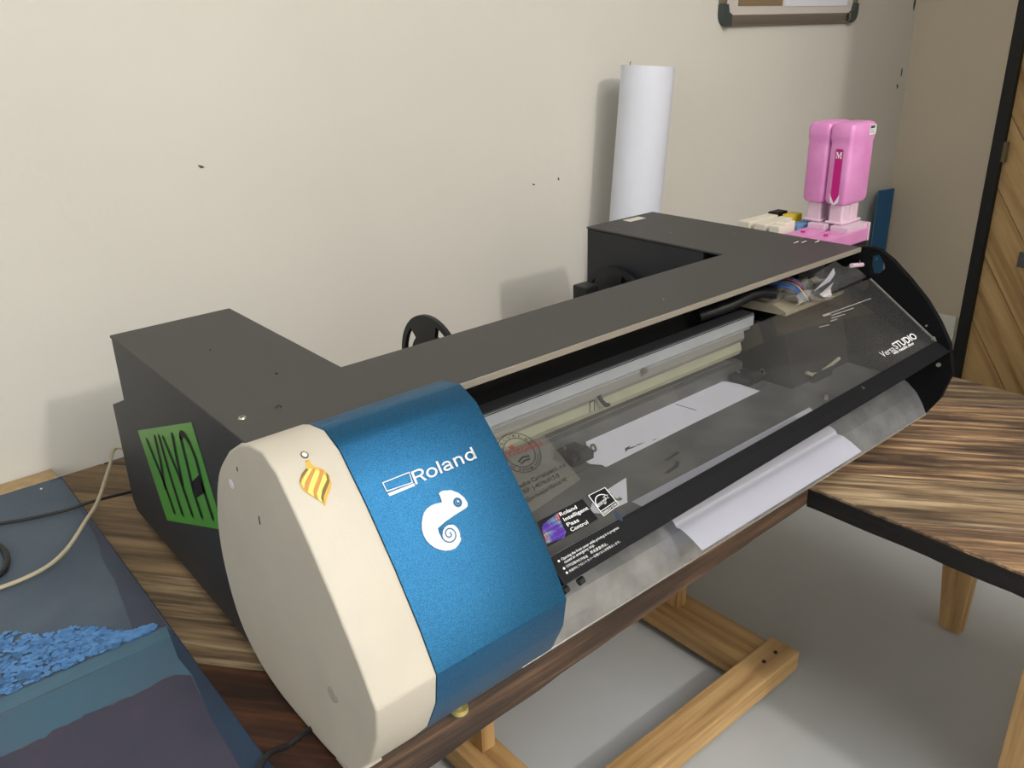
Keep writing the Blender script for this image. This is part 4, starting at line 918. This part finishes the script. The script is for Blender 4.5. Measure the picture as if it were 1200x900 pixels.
# ================================================================ INK: cartridges and bottles
def cart(name, y0, y1, x1, body, tip, label, lid=None):
    t = thing(name, label, 'ink cartridge', (.955, (y0+y1)/2, .2622), group='ink cartridges beside the bottles' if False else None)
    obj('body', B((.953, y0, .2625), (x1-.03, y1, .294)), body, parent=t, bevel=.0015)
    obj('grip', B((x1-.0298, y0+.001, .2625), (x1, y1-.001, .297)), tip, parent=t, bevel=.002)
    if lid:
        obj('print_label', B((x1-.045, y0-.0004, .272), (x1-.0305, y0+.0004, .288)), lid, parent=t)
    return t
cart('ink_cartridge', -.052, -.030, 1.065, 'cart_white', 'label_black', 'white ink cartridge with a black grip, rearmost of the row beside the printer', 'print_dark')
cart('ink_cartridge', -.082, -.060, 1.062, 'cart_white', 'cart_yellow', 'pale ink cartridge with a yellow grip next to the pink bottles')
cart('ink_cartridge', -.108, -.088, 1.00, 'cart_white', 'cart_white', 'short all-white ink cartridge right behind the pink ones')
tag(obj('ink_cartridge', B((1.005, -.108, .2625), (1.06, -.088, .288)), 'cart_blue', bevel=.002), 'small blue ink cartridge end below the yellow grip', 'ink cartridge')
def pink_cart(y0, y1, x1, label):
    t = thing('refill_cartridge', label, 'ink cartridge', (1.0, (y0+y1)/2, .2622))
    obj('body', xprism([(y0, .2625), (y1, .2625), (y1, .284), (y0, .284)], .953, x1), 'ink_pink', parent=t, bevel=.002)
    obj('vent', cyl(bmesh.new(), (.985, (y0+y1)/2, .2838), (.985, (y0+y1)/2, .2865), .0035, n=14), 'label_magenta', parent=t)
    obj('vent', cyl(bmesh.new(), (1.002, (y0+y1)/2, .2838), (1.002, (y0+y1)/2, .2858), .0025, n=12), 'ink_pink', parent=t)
    obj('funnel_seat', B((1.022, y0+.002, .2838), (x1-.002, y1-.002, .292)), 'neck_clear_pink', parent=t, bevel=.001)
    obj('end_rim', B((x1, y0-.001, .2625), (x1+.004, y1+.001, .292)), 'neck_clear_pink', parent=t, bevel=.001)
pink_cart(-.148, -.114, 1.085, 'pink refillable cartridge under the rear pink bottle')
pink_cart(-.188, -.154, 1.085, 'pink refillable cartridge under the front pink bottle')
def bottle(yc, label, front, x0=1.030, x1=1.100, w_=.0375):
    t = thing('ink_bottle', label, 'ink bottle', (1.06, yc, .292))
    # rounded body, built as stacked rounded-rectangle sections (upside down bottle)
    secs = [(.3225, .78, .55), (.3245, .93, .85), (.330, 1., 1.), (.410, 1., 1.), (.418, .985, .97), (.426, 1.03, 1.06), (.441, 1.03, 1.06), (.4465, .97, .95), (.4485, .84, .74)]
    bm = bmesh.new(); rings = []
    cx_, hx, hy = (x0+x1)/2, (x1-x0)/2, w_/2
    for z, sx_, sy_ in secs:
        R = []
        for qx, qy, a0 in ((1, 1, 0), (-1, 1, 90), (-1, -1, 180), (1, -1, 270)):
            for j in range(5):
                a = math.radians(a0+90*j/4); r = .007
                R.append(bm.verts.new((cx_+qx*(hx*sx_-r)+r*math.cos(a), yc+qy*(hy*sy_-r*.9)+r*.9*math.sin(a), z)))
        rings.append(R)
    for A, Bq in zip(rings, rings[1:]):
        n = len(A)
        for i in range(n): bm.faces.new([A[i], A[(i+1) % n], Bq[(i+1) % n], Bq[i]])
    bm.faces.new(rings[0][::-1]); bm.faces.new(rings[-1])
    obj('body', bm, 'bottle_pink', parent=t, smooth=True)
    for k_, xx in enumerate((1.037, 1.063)):
        nb = B((xx, yc-.013, .2925), (xx+.024, yc+.011, .3240))
        obj('neck', nb, 'neck_clear_pink', parent=t, bevel=.004, seg=3)
    obj('collar', B((1.033, yc-.0165, .2925), (1.092, yc+.014, .2965)), 'neck_clear_pink', parent=t, bevel=.001, seg=1)
    if front:
        def SL(y, z, off): return Vector((x0-off-.0003, -y, -z))
        sl = [(-yc-.0065, -.4085), (-yc-.005, -.4105), (-yc+.005, -.4105), (-yc+.0065, -.4085), (-yc+.0065, -.338), (-yc, -.3265), (-yc-.0065, -.338)]
        sw = [(-yc-.0085, -.340), (-yc+.0085, -.340), (-yc+.0072, -.328), (-yc, -.3235), (-yc-.0072, -.328)]
        lb = obj('label', flat_map([sl], SL, .0006), 'label_magenta', parent=t, label='magenta arrow label with a white M')
        obj('label_base', flat_map([sw], SL, .0003), 'label_white', parent=t)
        # serif M
        mx, mz, s_ = -yc, -.3965, .0105
        Mp = [[(-.5, .02), (-.5, -.06), (-.42, -.09), (-.42, -.82), (-.5, -.85), (-.5, -.92), (-.22, -.92), (.0, -.32), (.22, -.92), (.5, -.92), (.5, -.85), (.42, -.82), (.42, -.09), (.5, -.06), (.5, .02), (.14, .02), (.14, -.06), (.24, -.09), (.24, -.68), (-.02, .03), (-.06, .03), (-.33, -.68), (-.33, -.09), (-.22, -.06), (-.22, .02)]]
        obj('lettering', flat_map([[(mx+a*s_, mz+b*s_) for a, b in Mp[0]]], SL, .0010), 'print_white', parent=lb)
        ys = yc-w_/2*1.06
        def SY(x, z, off): return Vector((x, ys-off-.0002, -z))
        st = obj('barcode_label', flat_map([[(1.075, -.4435), (1.0950, -.4435), (1.0950, -.4285), (1.075, -.4285)]], SY, .0006), 'label_white', parent=t)
        bars = [[(1.077+i*.0014, -.4425), (1.077+i*.0014+.0008, -.4425), (1.077+i*.0014+.0008, -.4385), (1.077+i*.0014, -.4385)] for i in range(10)]+[[(1.077, -.4362+k*.0022), (1.0915-(k % 2)*.003, -.4362+k*.0022), (1.0915-(k % 2)*.003, -.4357+k*.0022), (1.077, -.4357+k*.0022)] for k in range(3)]
        obj('label_print', flat_map(bars, SY, .0010), 'screw_dark', parent=st)
    return t
bottle(-.1530, 'pink ink bottle with magenta M label upside down, front one of the two', True)
bottle(-.1140, 'pink ink bottle without label upside down, behind the labelled one', False)
# bits of swarf on the roof
for i, (x, y) in enumerate(((.905, -.165), (.915, -.172), (.93, -.185))):
    obj('metal_shaving', tube(bmesh.new(), [(x, y, H+.0008), (x+.006, y-.004, H+.003), (x+.012, y-.002, H+.0008)], .0006, 5), 'screw_steel', parent=pr)
